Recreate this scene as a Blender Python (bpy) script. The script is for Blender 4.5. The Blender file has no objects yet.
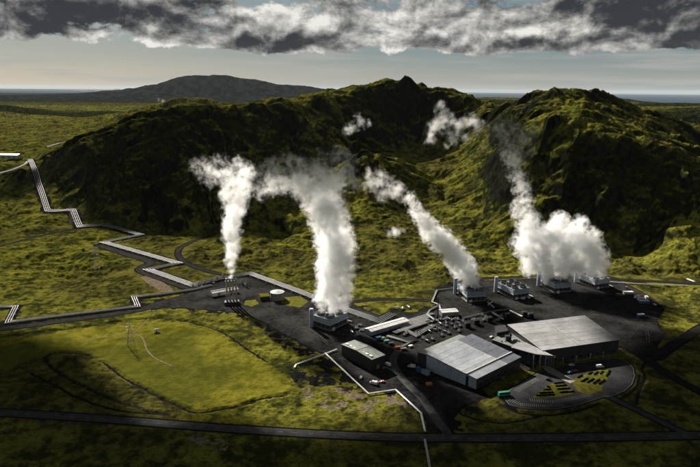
import bpy, bmesh, math, random
import numpy as np
from mathutils import Matrix, Vector
from mathutils.geometry import tessellate_polygon

random.seed(7)
RNG = np.random.default_rng(11)
S = bpy.context.scene
COL = S.collection

# ------------------------------------------------------------------ camera
F = 606.0                    # focal length in photo pixels (photo 700 x 467)
CH = 220.0                   # camera height above the plant
PITCH = math.radians(13.3)
ROLL = math.radians(0.5)
cam = bpy.data.cameras.new('camera')
cam.sensor_width = 36.0
cam.lens = F / 700 * 36.0
cam.clip_start = 1.0
cam.clip_end = 400000.0
cam_o = bpy.data.objects.new('camera', cam)
COL.objects.link(cam_o)
_U = Vector((0, math.sin(PITCH), math.cos(PITCH)))
_F = Vector((0, math.cos(PITCH), -math.sin(PITCH)))
_X = Vector((1, 0, 0))
_r = _X * math.cos(ROLL) + _U * math.sin(ROLL)
_u = _U * math.cos(ROLL) - _X * math.sin(ROLL)
m = Matrix.Identity(4)
for i in range(3):
    m[i][0], m[i][1], m[i][2] = _r[i], _u[i], -_F[i]
m[2][3] = CH
cam_o.matrix_world = m
S.camera = cam_o

# ------------------------------------------------------------------ sun
SUN_AZ = math.radians(-30)     # from +Y, negative = to the left
SUN_EL = math.radians(29)
sdir = Vector((math.sin(SUN_AZ) * math.cos(SUN_EL), math.cos(SUN_AZ) * math.cos(SUN_EL), math.sin(SUN_EL)))
sun = bpy.data.lights.new('sun', 'SUN')
sun.energy = 5.0
sun.angle = math.radians(0.5)
sun.color = (1.0, 0.93, 0.82)
sun_o = bpy.data.objects.new('sun', sun)
COL.objects.link(sun_o)
sun_o.location = (0, 0, 3000)
sun_o.rotation_euler = sdir.to_track_quat('Z', 'Y').to_euler()

# ------------------------------------------------------------------ render settings
S.render.engine = 'CYCLES'
S.view_settings.view_transform = 'Standard'
S.view_settings.look = 'None'
S.view_settings.exposure = 1.15
S.view_settings.gamma = 1.0
S.view_settings.use_curve_mapping = False
cy = S.cycles
cy.use_denoising = True
try:
    cy.denoiser = 'OPENIMAGEDENOISE'
except Exception:
    pass
cy.max_bounces = 12
cy.diffuse_bounces = 1
cy.glossy_bounces = 2
cy.transmission_bounces = 2
cy.transparent_max_bounces = 8
cy.volume_bounces = 9
cy.volume_step_rate = 1.0
cy.volume_max_steps = 256
cy.caustics_reflective = False
cy.caustics_refractive = False
cy.use_adaptive_sampling = True
cy.adaptive_threshold = 0.02


# ------------------------------------------------------------------ node helper
class N:
    def __init__(s, tree):
        s.t = tree
        tree.nodes.clear()

    def n(s, typ, inputs=None, **props):
        nd = s.t.nodes.new(typ)
        for k, v in props.items():
            setattr(nd, k, v)
        for k, v in (inputs or {}).items():
            sock = nd.inputs[k]
            if isinstance(v, bpy.types.NodeSocket):
                s.t.links.new(v, sock)
            else:
                sock.default_value = v
        return nd

    def m(s, op, a, b=0.0, c=0.0, clamp=False):
        nd = s.n('ShaderNodeMath', operation=op, use_clamp=clamp)
        for i, v in enumerate((a, b, c)):
            if isinstance(v, bpy.types.NodeSocket):
                s.t.links.new(v, nd.inputs[i])
            else:
                nd.inputs[i].default_value = v
        return nd.outputs[0]

    def vm(s, op, a, b=(0, 0, 0), out='Vector'):
        nd = s.n('ShaderNodeVectorMath', operation=op)
        for i, v in enumerate((a, b)):
            if isinstance(v, bpy.types.NodeSocket):
                s.t.links.new(v, nd.inputs[i])
            elif op == 'SCALE' and i == 1:
                nd.inputs['Scale'].default_value = v
            else:
                nd.inputs[i].default_value = v
        return nd.outputs[out]

    def ramp(s, v, a, b, lo=0.0, hi=1.0, smooth=True):
        nd = s.n('ShaderNodeMapRange', {0: v, 1: a, 2: b, 3: lo, 4: hi},
                 interpolation_type='SMOOTHSTEP' if smooth else 'LINEAR')
        return nd.outputs[0]

    def mix(s, f, a, b, blend='MIX'):
        nd = s.n('ShaderNodeMix', data_type='RGBA', blend_type=blend)
        for i, v in ((0, f), (6, a), (7, b)):
            if isinstance(v, bpy.types.NodeSocket):
                s.t.links.new(v, nd.inputs[i])
            else:
                nd.inputs[i].default_value = v if i == 0 else (*v[:3], 1)
        return nd.outputs[2]

    def noise(s, vec, scale, detail=4.0, rough=0.55, dist=0.0, dim='3D', lac=2.0):
        nd = s.n('ShaderNodeTexNoise', {'Scale': scale, 'Detail': detail, 'Roughness': rough,
                                        'Distortion': dist, 'Lacunarity': lac}, noise_dimensions=dim)
        if vec is not None:
            s.t.links.new(vec, nd.inputs['Vector'])
        return nd.outputs[0]

    def link(s, a, b):
        s.t.links.new(a, b)


# ------------------------------------------------------------------ pixel helpers (a pixel gives a direction only)
def ray(px, py):
    u = (px - 350) / F
    v = -(py - 233.5) / F
    c, q = math.cos(ROLL), math.sin(ROLL)
    u, v = u * c - v * q, u * q + v * c
    return (u, math.cos(PITCH) + v * math.sin(PITCH), -math.sin(PITCH) + v * math.cos(PITCH))


def g(px, py, z=0.0):
    d = ray(px, py)
    t = (z - CH) / d[2]
    return (d[0] * t, d[1] * t)


def at(px, py, Y):
    d = ray(px, py)
    t = Y / d[1]
    return (d[0] * t, Y, CH + d[2] * t)


# ------------------------------------------------------------------ world: Nishita sky with a broken cumulus deck
W = bpy.data.worlds.new('World')
S.world = W
W.use_nodes = True
k = N(W.node_tree)
sky = k.n('ShaderNodeTexSky', sky_type='NISHITA')
sky.sun_disc = False
sky.sun_elevation = SUN_EL
sky.sun_rotation = SUN_AZ
sky.altitude = 400
sky.air_density = 1.0
sky.dust_density = 1.6
sky.ozone_density = 1.0
tc = k.n('ShaderNodeTexCoord')
sep = k.n('ShaderNodeSeparateXYZ', {0: tc.outputs['Generated']})
az = k.m('ARCTAN2', sep.outputs[0], sep.outputs[1])
el = k.m('ARCSINE', sep.outputs[2])


def ae(px, py):
    d = ray(px, py)
    return math.atan2(d[0], d[1]), math.atan2(d[2], math.hypot(d[0], d[1]))


def blobs(lst):
    """sum of soft ellipses given in direction angles"""
    tot = None
    for (px, py, rx, ry, amp) in lst:
        a0, e0 = ae(px, py)
        dx = k.m('MULTIPLY', k.m('SUBTRACT', az, a0), F / rx)
        dy = k.m('MULTIPLY', k.m('SUBTRACT', el, e0), F / ry)
        q = k.m('ADD', k.m('MULTIPLY', dx, dx), k.m('MULTIPLY', dy, dy))
        w = k.m('MULTIPLY', k.m('EXPONENT', k.m('MULTIPLY', q, -1.0)), amp)
        tot = w if tot is None else k.m('ADD', tot, w)
    return tot


def cvec(daz, deel):
    return k.n('ShaderNodeCombineXYZ', {0: k.m('MULTIPLY', k.m('ADD', az, daz), 8.5), 1: k.m('MULTIPLY', k.m('ADD', el, deel), 13.0), 2: 0.0}).outputs[0]


v = cvec(0, 0)
n0 = k.noise(v, 1.45, 7.0, 0.60, 0.12, dim='2D')
n1 = k.noise(cvec(-0.005, 0.011), 1.45, 5.0, 0.60, 0.12, dim='2D')
# cloud base: clear pale band below about three degrees
base_bias = k.ramp(el, math.radians(1.7), math.radians(4.2), -0.52, 0.10)
over_bias = k.ramp(el, math.radians(8), math.radians(22), 0.0, 0.28)  # cover thickened overhead, out of view, to lower the ambient light
place = blobs([(60, 18, 90, 17, .14), (265, 38, 90, 17, .20), (410, 28, 90, 26, .16), (540, 34, 80, 18, .18), (650, 30, 80, 20, .20), (8, 56, 15, 3.5, .50), (95, 52, 60, 9, -.24)])
d0 = k.m('ADD', n0, k.m('ADD', k.m('ADD', base_bias, over_bias), place))
alpha = k.ramp(d0, 0.49, 0.59)
thick = k.ramp(d0, 0.56, 0.90)
relief = k.m('MULTIPLY', k.m('SUBTRACT', n0, n1), 2.6)
dark_b = blobs([(45, 20, 75, 16, 1.0), (165, 9, 70, 11, .75), (268, 45, 72, 9, 1.0), (620, 3, 150, 9, 1.0), (690, 30, 60, 26, .8), (490, 40, 30, 7, .4), (150, 41, 40, 8, -.5), (300, 20, 70, 10, -.5), (420, 34, 80, 16, -.35), (560, 32, 60, 10, -.25)])
lum = k.m('ADD', relief, k.m('MULTIPLY', thick, -0.25))
lum = k.m('SUBTRACT', lum, k.m('MULTIPLY', dark_b, 0.50))
lum = k.m('SUBTRACT', lum, k.ramp(el, math.radians(8), math.radians(20), 0.0, 0.42))  # unseen overhead deck darkened so that shadows get less sky light
lum = k.m('ADD', lum, 0.66, clamp=True)
lum = k.m('POWER', lum, 1.7)
c_cloud = k.mix(lum, (0.30, 0.34, 0.40), (7.6, 7.4, 6.9))
# thin high veil of stratus near the horizon
v2 = k.n('ShaderNodeCombineXYZ', {0: k.m('MULTIPLY', az, 5.0), 1: k.m('MULTIPLY', el, 85.0), 2: 0.0}).outputs[0]
veil = k.ramp(k.noise(v2, 1.0, 3.0, 0.55, dim='2D'), 0.40, 0.75)
veil = k.m('MULTIPLY', veil, k.ramp(el, math.radians(9), math.radians(3), 0.25, 0.75))
low = k.ramp(el, math.radians(4.0), math.radians(0.2), 0.0, 1.0)
# the air itself: Nishita, greyed by the moist air
grey = k.mix(0.90, sky.outputs[0], k.mix(low, (1.3, 1.95, 2.2), (2.8, 2.95, 2.8)))
skyc = k.mix(veil, grey, (3.7, 3.7, 3.4))
c_all = k.mix(alpha, skyc, c_cloud)
bg = k.n('ShaderNodeBackground', {'Color': c_all, 'Strength': 0.05})
out = k.n('ShaderNodeOutputWorld')
k.link(bg.outputs[0], out.inputs[0])
W.cycles.sampling_method = 'NONE'


# ------------------------------------------------------------------ numpy noise
def _hash(ix, iy, seed):
    h = (ix.astype(np.int64) * 374761393 + iy.astype(np.int64) * 668265263 + seed * 982451653) & 0xFFFFFFFF
    h = ((h ^ (h >> 13)) * 1274126177) & 0xFFFFFFFF
    return ((h ^ (h >> 16)) & 0xFFFFFFFF).astype(np.float32) / np.float32(4294967295.0)


def vnoise(x, y, seed=0):
    """gradient noise, about -0.7..0.7"""
    ix = np.floor(x); iy = np.floor(y)
    fx = (x - ix).astype(np.float32); fy = (y - iy).astype(np.float32)
    ix = ix.astype(np.int64); iy = iy.astype(np.int64)
    u = fx * fx * fx * (fx * (fx * 6 - 15) + 10)
    v = fy * fy * fy * (fy * (fy * 6 - 15) + 10)

    def gr(i, j, dx, dy):
        a = _hash(i, j, seed) * np.float32(6.2831853)
        return np.cos(a) * dx + np.sin(a) * dy
    a = gr(ix, iy, fx, fy); b = gr(ix + 1, iy, fx - 1, fy)
    c = gr(ix, iy + 1, fx, fy - 1); d = gr(ix + 1, iy + 1, fx - 1, fy - 1)
    return (a + (b - a) * u) * (1 - v) + (c + (d - c) * u) * v


def fbm(x, y, oct=4, seed=0, gain=0.5, ridged=False):
    t = np.zeros_like(x, dtype=np.float32); a = 1.0
    for o in range(oct):
        q = vnoise(x * 2 ** o + o * 17.3, y * 2 ** o - o * 9.1, seed + o)
        t += a * ((0.5 - np.abs(q) * 1.8) if ridged else q)
        a *= gain
    return t


def sstep(x, a, b):
    t = np.clip((x - a) / (b - a), 0, 1)
    return t * t * (3 - 2 * t)


# ------------------------------------------------------------------ terrain: control points from the photograph
CP = []                                   # (X/Y, ln Y, z)


def cp(px, py, Y):
    x, y, z = at(px, py, Y)
    CP.append((x / Y, math.log(Y), z))


def cz(px, Y, z):
    CP.append(((px - 350) / F / 0.985, math.log(Y), z))


def line(pts, step=10):
    for (a, b) in zip(pts[:-1], pts[1:]):
        n = max(1, int(abs(b[0] - a[0]) / step))
        for i in range(n):
            t = i / n
            cp(*[a[j] + (b[j] - a[j]) * t for j in range(3)])
    cp(*pts[-1])


for px in range(-450, 1151, 100):
    for Y in (130, 180, 240, 310, 390, 470, 550, 630, 690):
        cz(px, Y, 0)
for px in range(0, 701, 50):
    cz(px, 740, 0.5)
    cz(px, 640, 0)
for px in range(0, 460, 50):
    cz(px, 800, 1.5)
for px in range(-50, 240, 40):
    cz(px, 870, 2); cz(px, 960, 3)
# left plateau, plain
for px, py, Y in [(-200, 240, 900), (-100, 240, 900), (-200, 165, 1350), (-100, 165, 1350), (0, 230, 960), (0, 200, 1120), (0, 166, 1330), (20, 162, 1370), (25, 200, 1130),
                  (48, 213, 1040), (73, 212, 1040), (33, 160, 1390), (40, 185, 1200), (-200, 150, 1700), (-100, 150, 1700), (0, 150, 1700), (30, 154, 1560), (55, 149, 1650),
                  (0, 130, 2500), (50, 128, 2600), (100, 132, 2300), (60, 140, 2000), (0, 119, 3500), (50, 120, 3500), (100, 118, 3500), (140, 117, 3300),
                  (-150, 106, 4200), (-60, 105, 4200), (0, 104, 4200), (12, 103, 4200), (25, 106, 4200), (34, 112, 4100), (50, 113, 4300), (75, 113.5, 4300),
                  (110, 112, 4300), (140, 113, 4300), (160, 113, 4000)]:
    cp(px, py, Y)
for px in range(-400, 1151, 75):
    if px < 420:
        cz(px, 6000, 30); cz(px, 9000, 30); cz(px, 20000, -40); cz(px, 33000, -90); cz(px, 45000, -155); cz(px, 70000, -400); cz(px, 120000, -500)
    elif px < 600:
        cz(px, 5000, 10); cz(px, 14000, -120); cz(px, 20000, -400); cz(px, 70000, -500); cz(px, 120000, -500)
    else:
        cz(px, 5000, 0); cz(px, 13000, -130); cz(px, 18000, -400); cz(px, 70000, -500); cz(px, 120000, -500)
# far shield mountain
line([(100, 93, 15000), (125, 91.5, 15000), (140, 88, 15000), (150, 85, 15000), (165, 81, 15000), (178, 77, 15000), (190, 74, 15000), (205, 72.5, 15000),
      (218, 73, 15000), (235, 76, 15000), (250, 79, 15000), (265, 83, 15000), (278, 86, 15000), (300, 86, 15000), (316, 85.5, 15000),
      (325, 88, 15000), (360, 90.5, 15000), (400, 92, 15000)], 12)
for px in range(130, 300, 30):
    cz(px, 12500, 60); cz(px, 18500, 60)
# knoll behind the left ridge
line([(158, 109, 2600), (168, 103, 2650), (180, 98, 2700), (190, 96.5, 2700), (202, 97.5, 2700), (214, 100.5, 2700), (228, 104, 2700), (240, 108, 2700)], 10)
for px in range(150, 260, 25):
    cz(px, 2250, 55); cz(px, 3300, 55)
for px in range(260, 500, 40):
    cz(px, 2150, 90); cz(px, 2600, 40); cz(px, 3300, 30)
# crest of the long ridge
line([(42, 166, 1300), (54, 156, 1270), (75, 144, 1240), (100, 139, 1210), (120, 135, 1190), (150, 128.5, 1190), (168, 120, 1200), (192, 113, 1220), (214, 109.5, 1250),
      (230, 112, 1290), (250, 111, 1340), (272, 107, 1410), (286, 103, 1460), (305, 100.5, 1520), (324, 98.5, 1560), (345, 95, 1610), (358, 93, 1640), (370, 90, 1660), (380, 86, 1680), (390, 83, 1695),
      (398, 81.5, 1700), (412, 83.5, 1710), (428, 88.5, 1720), (445, 91.5, 1730), (462, 95, 1730), (475, 99, 1710), (490, 104, 1640), (505, 106, 1540),
      (515, 104, 1440), (525, 99, 1380), (537, 93, 1330), (545, 89.5, 1310), (553, 87.5, 1290), (565, 89, 1280), (578, 92, 1275), (592, 96, 1270), (603, 103, 1250), (618, 110, 1230), (640, 119, 1210),
      (665, 130, 1180), (700, 152, 1110), (760, 170, 1080), (850, 185, 1060)], 8)
# back slopes
for px in range(50, 240, 30):
    cz(px, 1800, 70)
for px in range(240, 480, 30):
    cz(px, 1950, 150)
for px in (520, 560, 600, 640, 700, 760):
    cz(px, 1750, 95); cz(px, 2400, 60)
# slopes of the left hill
for px, py, Y in [(75, 185, 1110), (70, 208, 1030), (100, 165, 1120), (100, 195, 1040), (100, 222, 970), (130, 160, 1110), (130, 190, 1040), (130, 226, 955), (160, 148, 1130), (160, 175, 1070),
                  (160, 205, 1010), (165, 229, 960), (200, 135, 1170), (200, 165, 1100), (200, 200, 1020), (205, 232, 955), (240, 135, 1230), (240, 165, 1140), (240, 195, 1055), (245, 226, 980),
                  (280, 125, 1380), (280, 150, 1280), (285, 180, 1150), (285, 210, 1040), (290, 235, 950), (320, 120, 1480), (320, 145, 1360), (325, 170, 1240), (325, 200, 1100), (330, 230, 960),
                  (350, 125, 1520), (355, 145, 1400), (345, 165, 1300), (370, 130, 1550),
                  # cirque below the middle peak
                  (395, 110, 1690), (400, 130, 1620), (405, 148, 1540), (420, 120, 1660), (440, 118, 1660), (450, 140, 1500), (425, 160, 1430), (432, 180, 1290), (440, 200, 1150),
                  (430, 215, 1050), (430, 232, 950), (460, 160, 1380), (465, 185, 1210), (465, 215, 1030), (480, 130, 1500), (480, 240, 900), (420, 255, 830), (350, 250, 860),
                  # spur knob in the middle of the valley
                  (352, 158, 1290), (365, 152, 1280), (378, 150, 1270), (390, 157, 1250), (400, 170, 1220), (408, 188, 1180), (360, 180, 1170), (380, 185, 1150), (395, 200, 1110), (370, 208, 1070), (395, 222, 1000),
                  # right hill
                  (500, 125, 1330), (520, 118, 1290), (503, 142, 1180), (515, 135, 1150), (530, 128, 1090), (545, 122, 1060), (562, 124, 1045), (580, 129, 1030), (595, 134, 1015), (610, 138, 1000), (625, 142, 990), (640, 147, 980), (655, 152, 970), (668, 160, 960), (690, 178, 920), (740, 195, 910),
                  (560, 105, 1180), (590, 114, 1150), (620, 126, 1110), (655, 140, 1070),
                  (490, 175, 1160), (488, 205, 1040), (505, 175, 1070), (505, 205, 985), (525, 150, 1050), (525, 185, 980), (525, 215, 925), (550, 150, 1015), (550, 185, 960), (550, 220, 900), (575, 155, 990), (575, 190, 940), (578, 222, 893),
                  (600, 160, 973), (600, 190, 932), (600, 220, 888), (620, 165, 962), (620, 195, 920), (622, 222, 882), (640, 175, 940), (640, 200, 905), (655, 185, 925),
                  (505, 230, 925), (530, 240, 885), (550, 247, 862), (580, 251, 845), (610, 253, 838), (640, 251, 842), (655, 240, 858), (648, 225, 872),
                  (672, 222, 850), (690, 220, 850), (720, 222, 850), (680, 212, 880), (668, 240, 815), (700, 240, 800), (690, 262, 750), (740, 262, 750), (620, 268, 770), (560, 262, 800),
                  # far right hills
                  (625, 104, 3600), (650, 112, 2600), (680, 118, 2300), (700, 116, 2600), (740, 118, 2600), (800, 120, 2600), (640, 103, 3800), (665, 112, 3000), (700, 107, 4500), (760, 107, 4500)]:
    cp(px, py, Y)
line([(465, 97.5, 7000), (480, 98.5, 7000), (500, 100.5, 7000), (520, 101, 7000), (600, 97.5, 8500), (612, 97.5, 8500), (625, 99.5, 8500), (645, 103.5, 8000), (680, 107.5, 7500), (760, 110, 7500)], 15)

CPA = np.array(CP)
_pts = CPA[:, :2].copy()
# drop near-duplicates
_keep = []
for i in range(len(_pts)):
    if all((_pts[i, 0] - _pts[j, 0]) ** 2 + (_pts[i, 1] - _pts[j, 1]) ** 2 > 0.00006 for j in _keep):
        _keep.append(i)
CPA = CPA[_keep]
P2 = CPA[:, :2]
_d = np.sqrt(((P2[:, None] - P2[None]) ** 2).sum(-1) + 1e-5)
_n = len(P2)
_A = np.zeros((_n + 3, _n + 3))
_A[:_n, :_n] = _d - np.eye(_n) * 0.004
_A[:_n, _n] = 1; _A[:_n, _n + 1:] = P2; _A[_n, :_n] = 1; _A[_n + 1:, :_n] = P2.T
_w = np.linalg.solve(_A, np.concatenate([CPA[:, 2], np.zeros(3)]))


def rbf(a, b):
    out = np.empty(a.size, dtype=np.float64)
    af, bf = a.ravel(), b.ravel()
    for i in range(0, a.size, 20000):
        s = slice(i, i + 20000)
        q = np.sqrt((af[s, None].astype(np.float32) - P2[None, :, 0].astype(np.float32)) ** 2 +
                    (bf[s, None].astype(np.float32) - P2[None, :, 1].astype(np.float32)) ** 2 + np.float32(1e-5))
        out[s] = q @ _w[:_n] + _w[_n] + af[s] * _w[_n + 1] + bf[s] * _w[_n + 2]
    return out.reshape(a.shape)


# grid axes (X/Y and ln Y)
_in = np.linspace(-0.68, 0.68, 1000)
_o = 0.68 + np.cumsum(np.linspace(0.0016, 0.016, 70))
A_AX = np.concatenate([-_o[::-1], _in, _o])
_ys = [130.0]
while _ys[-1] < 90000:
    y = _ys[-1]
    r = 0.0070 if y < 270 else (0.0026 if y < 1850 else (0.005 if y < 3000 else 0.017))
    _ys.append(y * (1 + r))
Y_AX = np.array(_ys)
B_AX = np.log(Y_AX)
GA, GB = np.meshgrid(A_AX, B_AX)
GY = np.exp(GB); GX = GA * GY
_ca = np.linspace(A_AX[0], A_AX[-1], 420); _cb = np.linspace(B_AX[0], B_AX[-1], 620)
_cA, _cB = np.meshgrid(_ca, _cb)
_cz = rbf(_cA, _cB)


def bil(ax, bx, Z, a, b):
    fa = np.interp(a, ax, np.arange(len(ax))); fb = np.interp(b, bx, np.arange(len(bx)))
    ia = np.clip(fa.astype(int), 0, len(ax) - 2); ib = np.clip(fb.astype(int), 0, len(bx) - 2)
    ta = fa - ia; tb = fb - ib
    return (Z[ib, ia] * (1 - ta) + Z[ib, ia + 1] * ta) * (1 - tb) + (Z[ib + 1, ia] * (1 - ta) + Z[ib + 1, ia + 1] * ta) * tb


Z0 = bil(_ca, _cb, _cz, GA, GB)


def blur(z, n):
    for _ in range(n):
        z = z.copy()
        z[1:-1] = (z[:-2] + 2 * z[1:-1] + z[2:]) / 4
        z[:, 1:-1] = (z[:, :-2] + 2 * z[:, 1:-1] + z[:, 2:]) / 4
    return z


Z0 = blur(Z0, 7)
_near = sstep(GY, 690, 760)
Z0 = Z0 * _near                     # the plant stands on levelled ground
HF = [Z0]


def hz(x, y):
    x = np.asarray(x, dtype=float); y = np.asarray(y, dtype=float)
    return bil(A_AX, B_AX, HF[0], x / y, np.log(y))


_tt = np.concatenate([np.linspace(250, 2600, 1600), np.geomspace(2600, 60000, 300)])


def hit(px, py, ymin=0.0):
    d = ray(px, py)
    X, Y, Z = d[0] / d[1] * _tt, _tt, CH + d[2] / d[1] * _tt
    h = hz(X, Y)
    below = np.nonzero((Z < h) & (Y > ymin))[0]
    i = below[0] if len(below) else len(_tt) - 1
    if i > 0:
        e0 = Z[i - 1] - h[i - 1]; e1 = Z[i] - h[i]
        t = e0 / (e0 - e1) if e0 != e1 else 0
        return (X[i - 1] + (X[i] - X[i - 1]) * t, Y[i - 1] + (Y[i] - Y[i - 1]) * t)
    return (X[0], Y[0])


# ------------------------------------------------------------------ plan of the site, in photo pixels on the ground
def G(lst, ymin=0.0):
    return [hit(p[0], p[1], ymin) for p in lst]


YARD = [(150, 304), (175, 299), (195, 290), (215, 283), (240, 276), (256, 280), (285, 291), (310, 301), (330, 308), (352, 304), (366, 311), (380, 316), (396, 312), (412, 313), (428, 311),
        (440, 304), (436, 296), (441, 289), (456, 284), (480, 281), (520, 279.5), (560, 276.5), (600, 276), (620, 281.5), (638, 290), (652, 299), (663, 309), (655.5, 320), (659, 328),
        (664, 334), (656, 345), (655, 356), (645, 355), (632, 347), (622, 344), (617, 348), (600, 345), (550, 350), (537, 362), (526, 371), (519, 366), (500, 376), (481, 388), (487, 396.5),
        (472, 402), (459, 409), (455, 414), (449.5, 420), (453, 428.5), (441, 432.5), (431, 424), (420, 411), (410, 400), (398, 389), (370, 393), (352, 375), (337, 357.5), (322, 353),
        (308, 347), (298, 341), (290, 337), (275, 329), (262, 321), (245, 313.5), (225, 311), (205, 309.5), (185, 308), (165, 307.5), (150, 309)]
CARPARK = [(503.5, 397), (509, 404.5), (520, 407.5), (535, 409), (555, 409), (575, 405.5), (592, 400.5), (602, 397), (612, 396), (624, 391), (632, 384), (634.5, 376), (633, 368),
           (627, 361.5), (615, 358), (600, 360), (580, 362.5), (560, 366), (545, 369.5), (535, 375), (520, 384), (508, 391)]
WEDGE1 = [(532.5, 398), (549.5, 384), (562, 382.5), (574, 391.5), (573, 394), (556, 397.5)]
WEDGE2 = [(571, 380), (588, 373), (602, 369.5), (610, 370), (609.5, 377), (603, 384), (602, 391), (588, 395), (577, 391), (574, 386)]
FIELD = [(-40, 345), (0, 339), (60, 331.5), (130, 322), (170, 321), (200, 326), (228, 337), (250, 352), (268, 364), (285, 374), (292, 388), (284, 394), (262, 397), (240, 404), (215, 409), (195, 411), (175, 403),
         (150, 391), (125, 377), (104, 361), (80, 352), (40, 356), (0, 372), (-40, 390)]
TAN = [(140, 277), (150, 275), (160, 280), (172, 288), (174, 292), (160, 291), (150, 286)]
DRY = [(300, 389), (330, 384), (355, 390), (370, 397), (395, 394), (408, 404), (404, 413), (370, 414), (330, 410), (300, 402)]
BARE = [(246, 314), (275, 330), (300, 342), (322, 354), (306, 362), (285, 352), (262, 332)]
SCRUB = [(180, 436), (200, 434), (226, 439), (230, 447), (226, 452), (200, 448)]
LAVA = [(286, 368), (300, 366), (322, 357), (338, 366), (365, 393), (350, 392), (330, 385), (300, 388)]
ROADS = {   # name: (points, width, material, label)
    'main_road': ([(-120, 405), (-60, 408.5), (0, 412.5), (100, 418.5), (200, 426.5), (300, 433), (380, 436.7), (460, 438), (560, 437.5), (660, 436), (760, 434), (860, 432)], 8.2, 'asphalt'),
    'access_road': ([(447, 437), (446, 431), (438, 421.6), (423.5, 400), (407, 383.5), (397, 371), (393, 360), (398, 350)], 6.5, 'asphalt'),
    'exit_road': ([(604, 394.5), (620, 402), (640, 411.5), (660, 421), (678, 430), (690, 435)], 5.5, 'asphalt'),
    'side_road': ([(618, 341.5), (632, 350), (645, 358), (665, 372), (700, 392), (760, 422)], 7.0, 'gravel_road'),
    'branch_road': ([(656, 358), (672, 346.5), (690, 335), (702, 327), (730, 315)], 8.0, 'gravel_road'),
    'back_road': ([(352, 302), (375, 299.5), (400, 299.5), (436, 301)], 6.0, 'gravel_road'),
    'pipe_road': ([(600, 274.5), (620, 279.5), (650, 281), (700, 284), (770, 289)], 7.0, 'gravel_road'),
    'rear_road': ([(441, 286.5), (480, 279), (520, 277), (560, 274), (602, 273.5)], 6.0, 'gravel_road'),
    'hill_track': ([(-30, 252), (0, 246), (20, 241), (45, 235), (65, 230.5), (80, 228)], 6.0, 'gravel_road'),
    'curved_track': ([(228, 276), (205, 270), (186, 263), (178, 255), (180, 248), (189, 243), (214, 234)], 6.5, 'gravel_road'),
    'strip_track': ([(-60, 336), (5, 328.5), (70, 320), (138, 310), (160, 303), (195, 294)], 10.0, 'gravel_road'),
    'zigzag_track': ([(98, 245), (125, 254), (150, 262), (140, 270), (165, 280), (196, 291)], 11.0, 'gravel_road'),
    'plateau_road': ([(-30, 180), (0, 173), (14, 169), (25, 164), (28, 161)], 8.0, 'asphalt'),
    'plain_road': ([(40, 146.5), (60, 144), (87, 138), (105, 134), (118, 131), (132, 128.5), (146, 127)], 16.0, 'asphalt'),
}
DITCHES = [[(-40, 343.5), (0, 337), (60, 329.5), (130, 320), (170, 319), (200, 324), (228, 335), (250, 350), (268, 362)],
           [(103, 362), (125, 378), (150, 392), (175, 404), (195, 412), (215, 410), (240, 405), (262, 398), (284, 395)],
           [(646, 361), (642, 368), (645, 376), (639, 391), (636, 404)], [(639.6, 374), (637, 386), (628, 394), (617, 400)],
           [(500, 403), (520, 412.5), (555, 414), (585, 408), (600, 402.5)], [(458, 412), (475, 418), (505, 422), (540, 416)],
           [(40, 358), (60, 352), (90, 355)], [(30, 372), (80, 398), (120, 410), (170, 414)]]

W_YARD = G(YARD); W_CP = G(CARPARK); W_W1 = G(WEDGE1); W_W2 = G(WEDGE2)
W_FIELD = G(FIELD); W_TAN = G(TAN); W_DRY = G(DRY); W_SCRUB = G(SCRUB); W_LAVA = G(LAVA); W_BARE = G(BARE)


def catmull(pts, step=6.0):
    P = [np.array(p, float) for p in pts]
    P = [2 * P[0] - P[1]] + P + [2 * P[-1] - P[-2]]
    out = []
    for i in range(1, len(P) - 2):
        L = np.linalg.norm(P[i + 1] - P[i]); n = max(2, int(L / step))
        for q in range(n):
            t = q / n
            out.append(0.5 * ((2 * P[i]) + (-P[i - 1] + P[i + 1]) * t + (2 * P[i - 1] - 5 * P[i] + 4 * P[i + 1] - P[i + 2]) * t * t
                              + (-P[i - 1] + 3 * P[i] - 3 * P[i + 1] + P[i + 2]) * t ** 3))
    out.append(P[-2])
    return [tuple(p) for p in out]


W_ROADS = {n: (catmull(G(p, 1600 if n == 'plain_road' else 0), 5 if n != 'plain_road' else 25), w, mt) for n, (p, w, mt) in ROADS.items()}
W_DITCH = [catmull(G(p), 4) for p in DITCHES]

# pipelines (bundles): photo pixels on the ground, pipe count, spacing, radius
PIPES = {
    'zigzag': ([(30, 160), (48, 212), (73, 210.5), (80, 227.5), (102, 225), (118, 228.5), (141, 236), (104, 243), (178, 264), (148, 270.5), (193, 286.5), (218, 280), (250, 274.5),
                (300, 293), (345, 310.5), (379, 322.5), (393, 315)], 4, 2.7, 0.46),
    'lower': ([(-40, 309), (16, 307.5), (8, 323.5), (70, 315.5), (138, 307.5), (134, 298), (165, 294.5), (193, 290.5), (212, 286)], 3, 2.1, 0.40),
}
W_PIPES = {n: (G(p), c, sp, r) for n, (p, c, sp, r) in PIPES.items()}

# raster of distances over the site
RX0, RX1, RY0, RY1, RS = -760.0, 700.0, 240.0, 1500.0, 2.0
rx = np.arange(RX0, RX1, RS); ry = np.arange(RY0, RY1, RS)
RXX, RYY = np.meshgrid(rx, ry)


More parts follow.
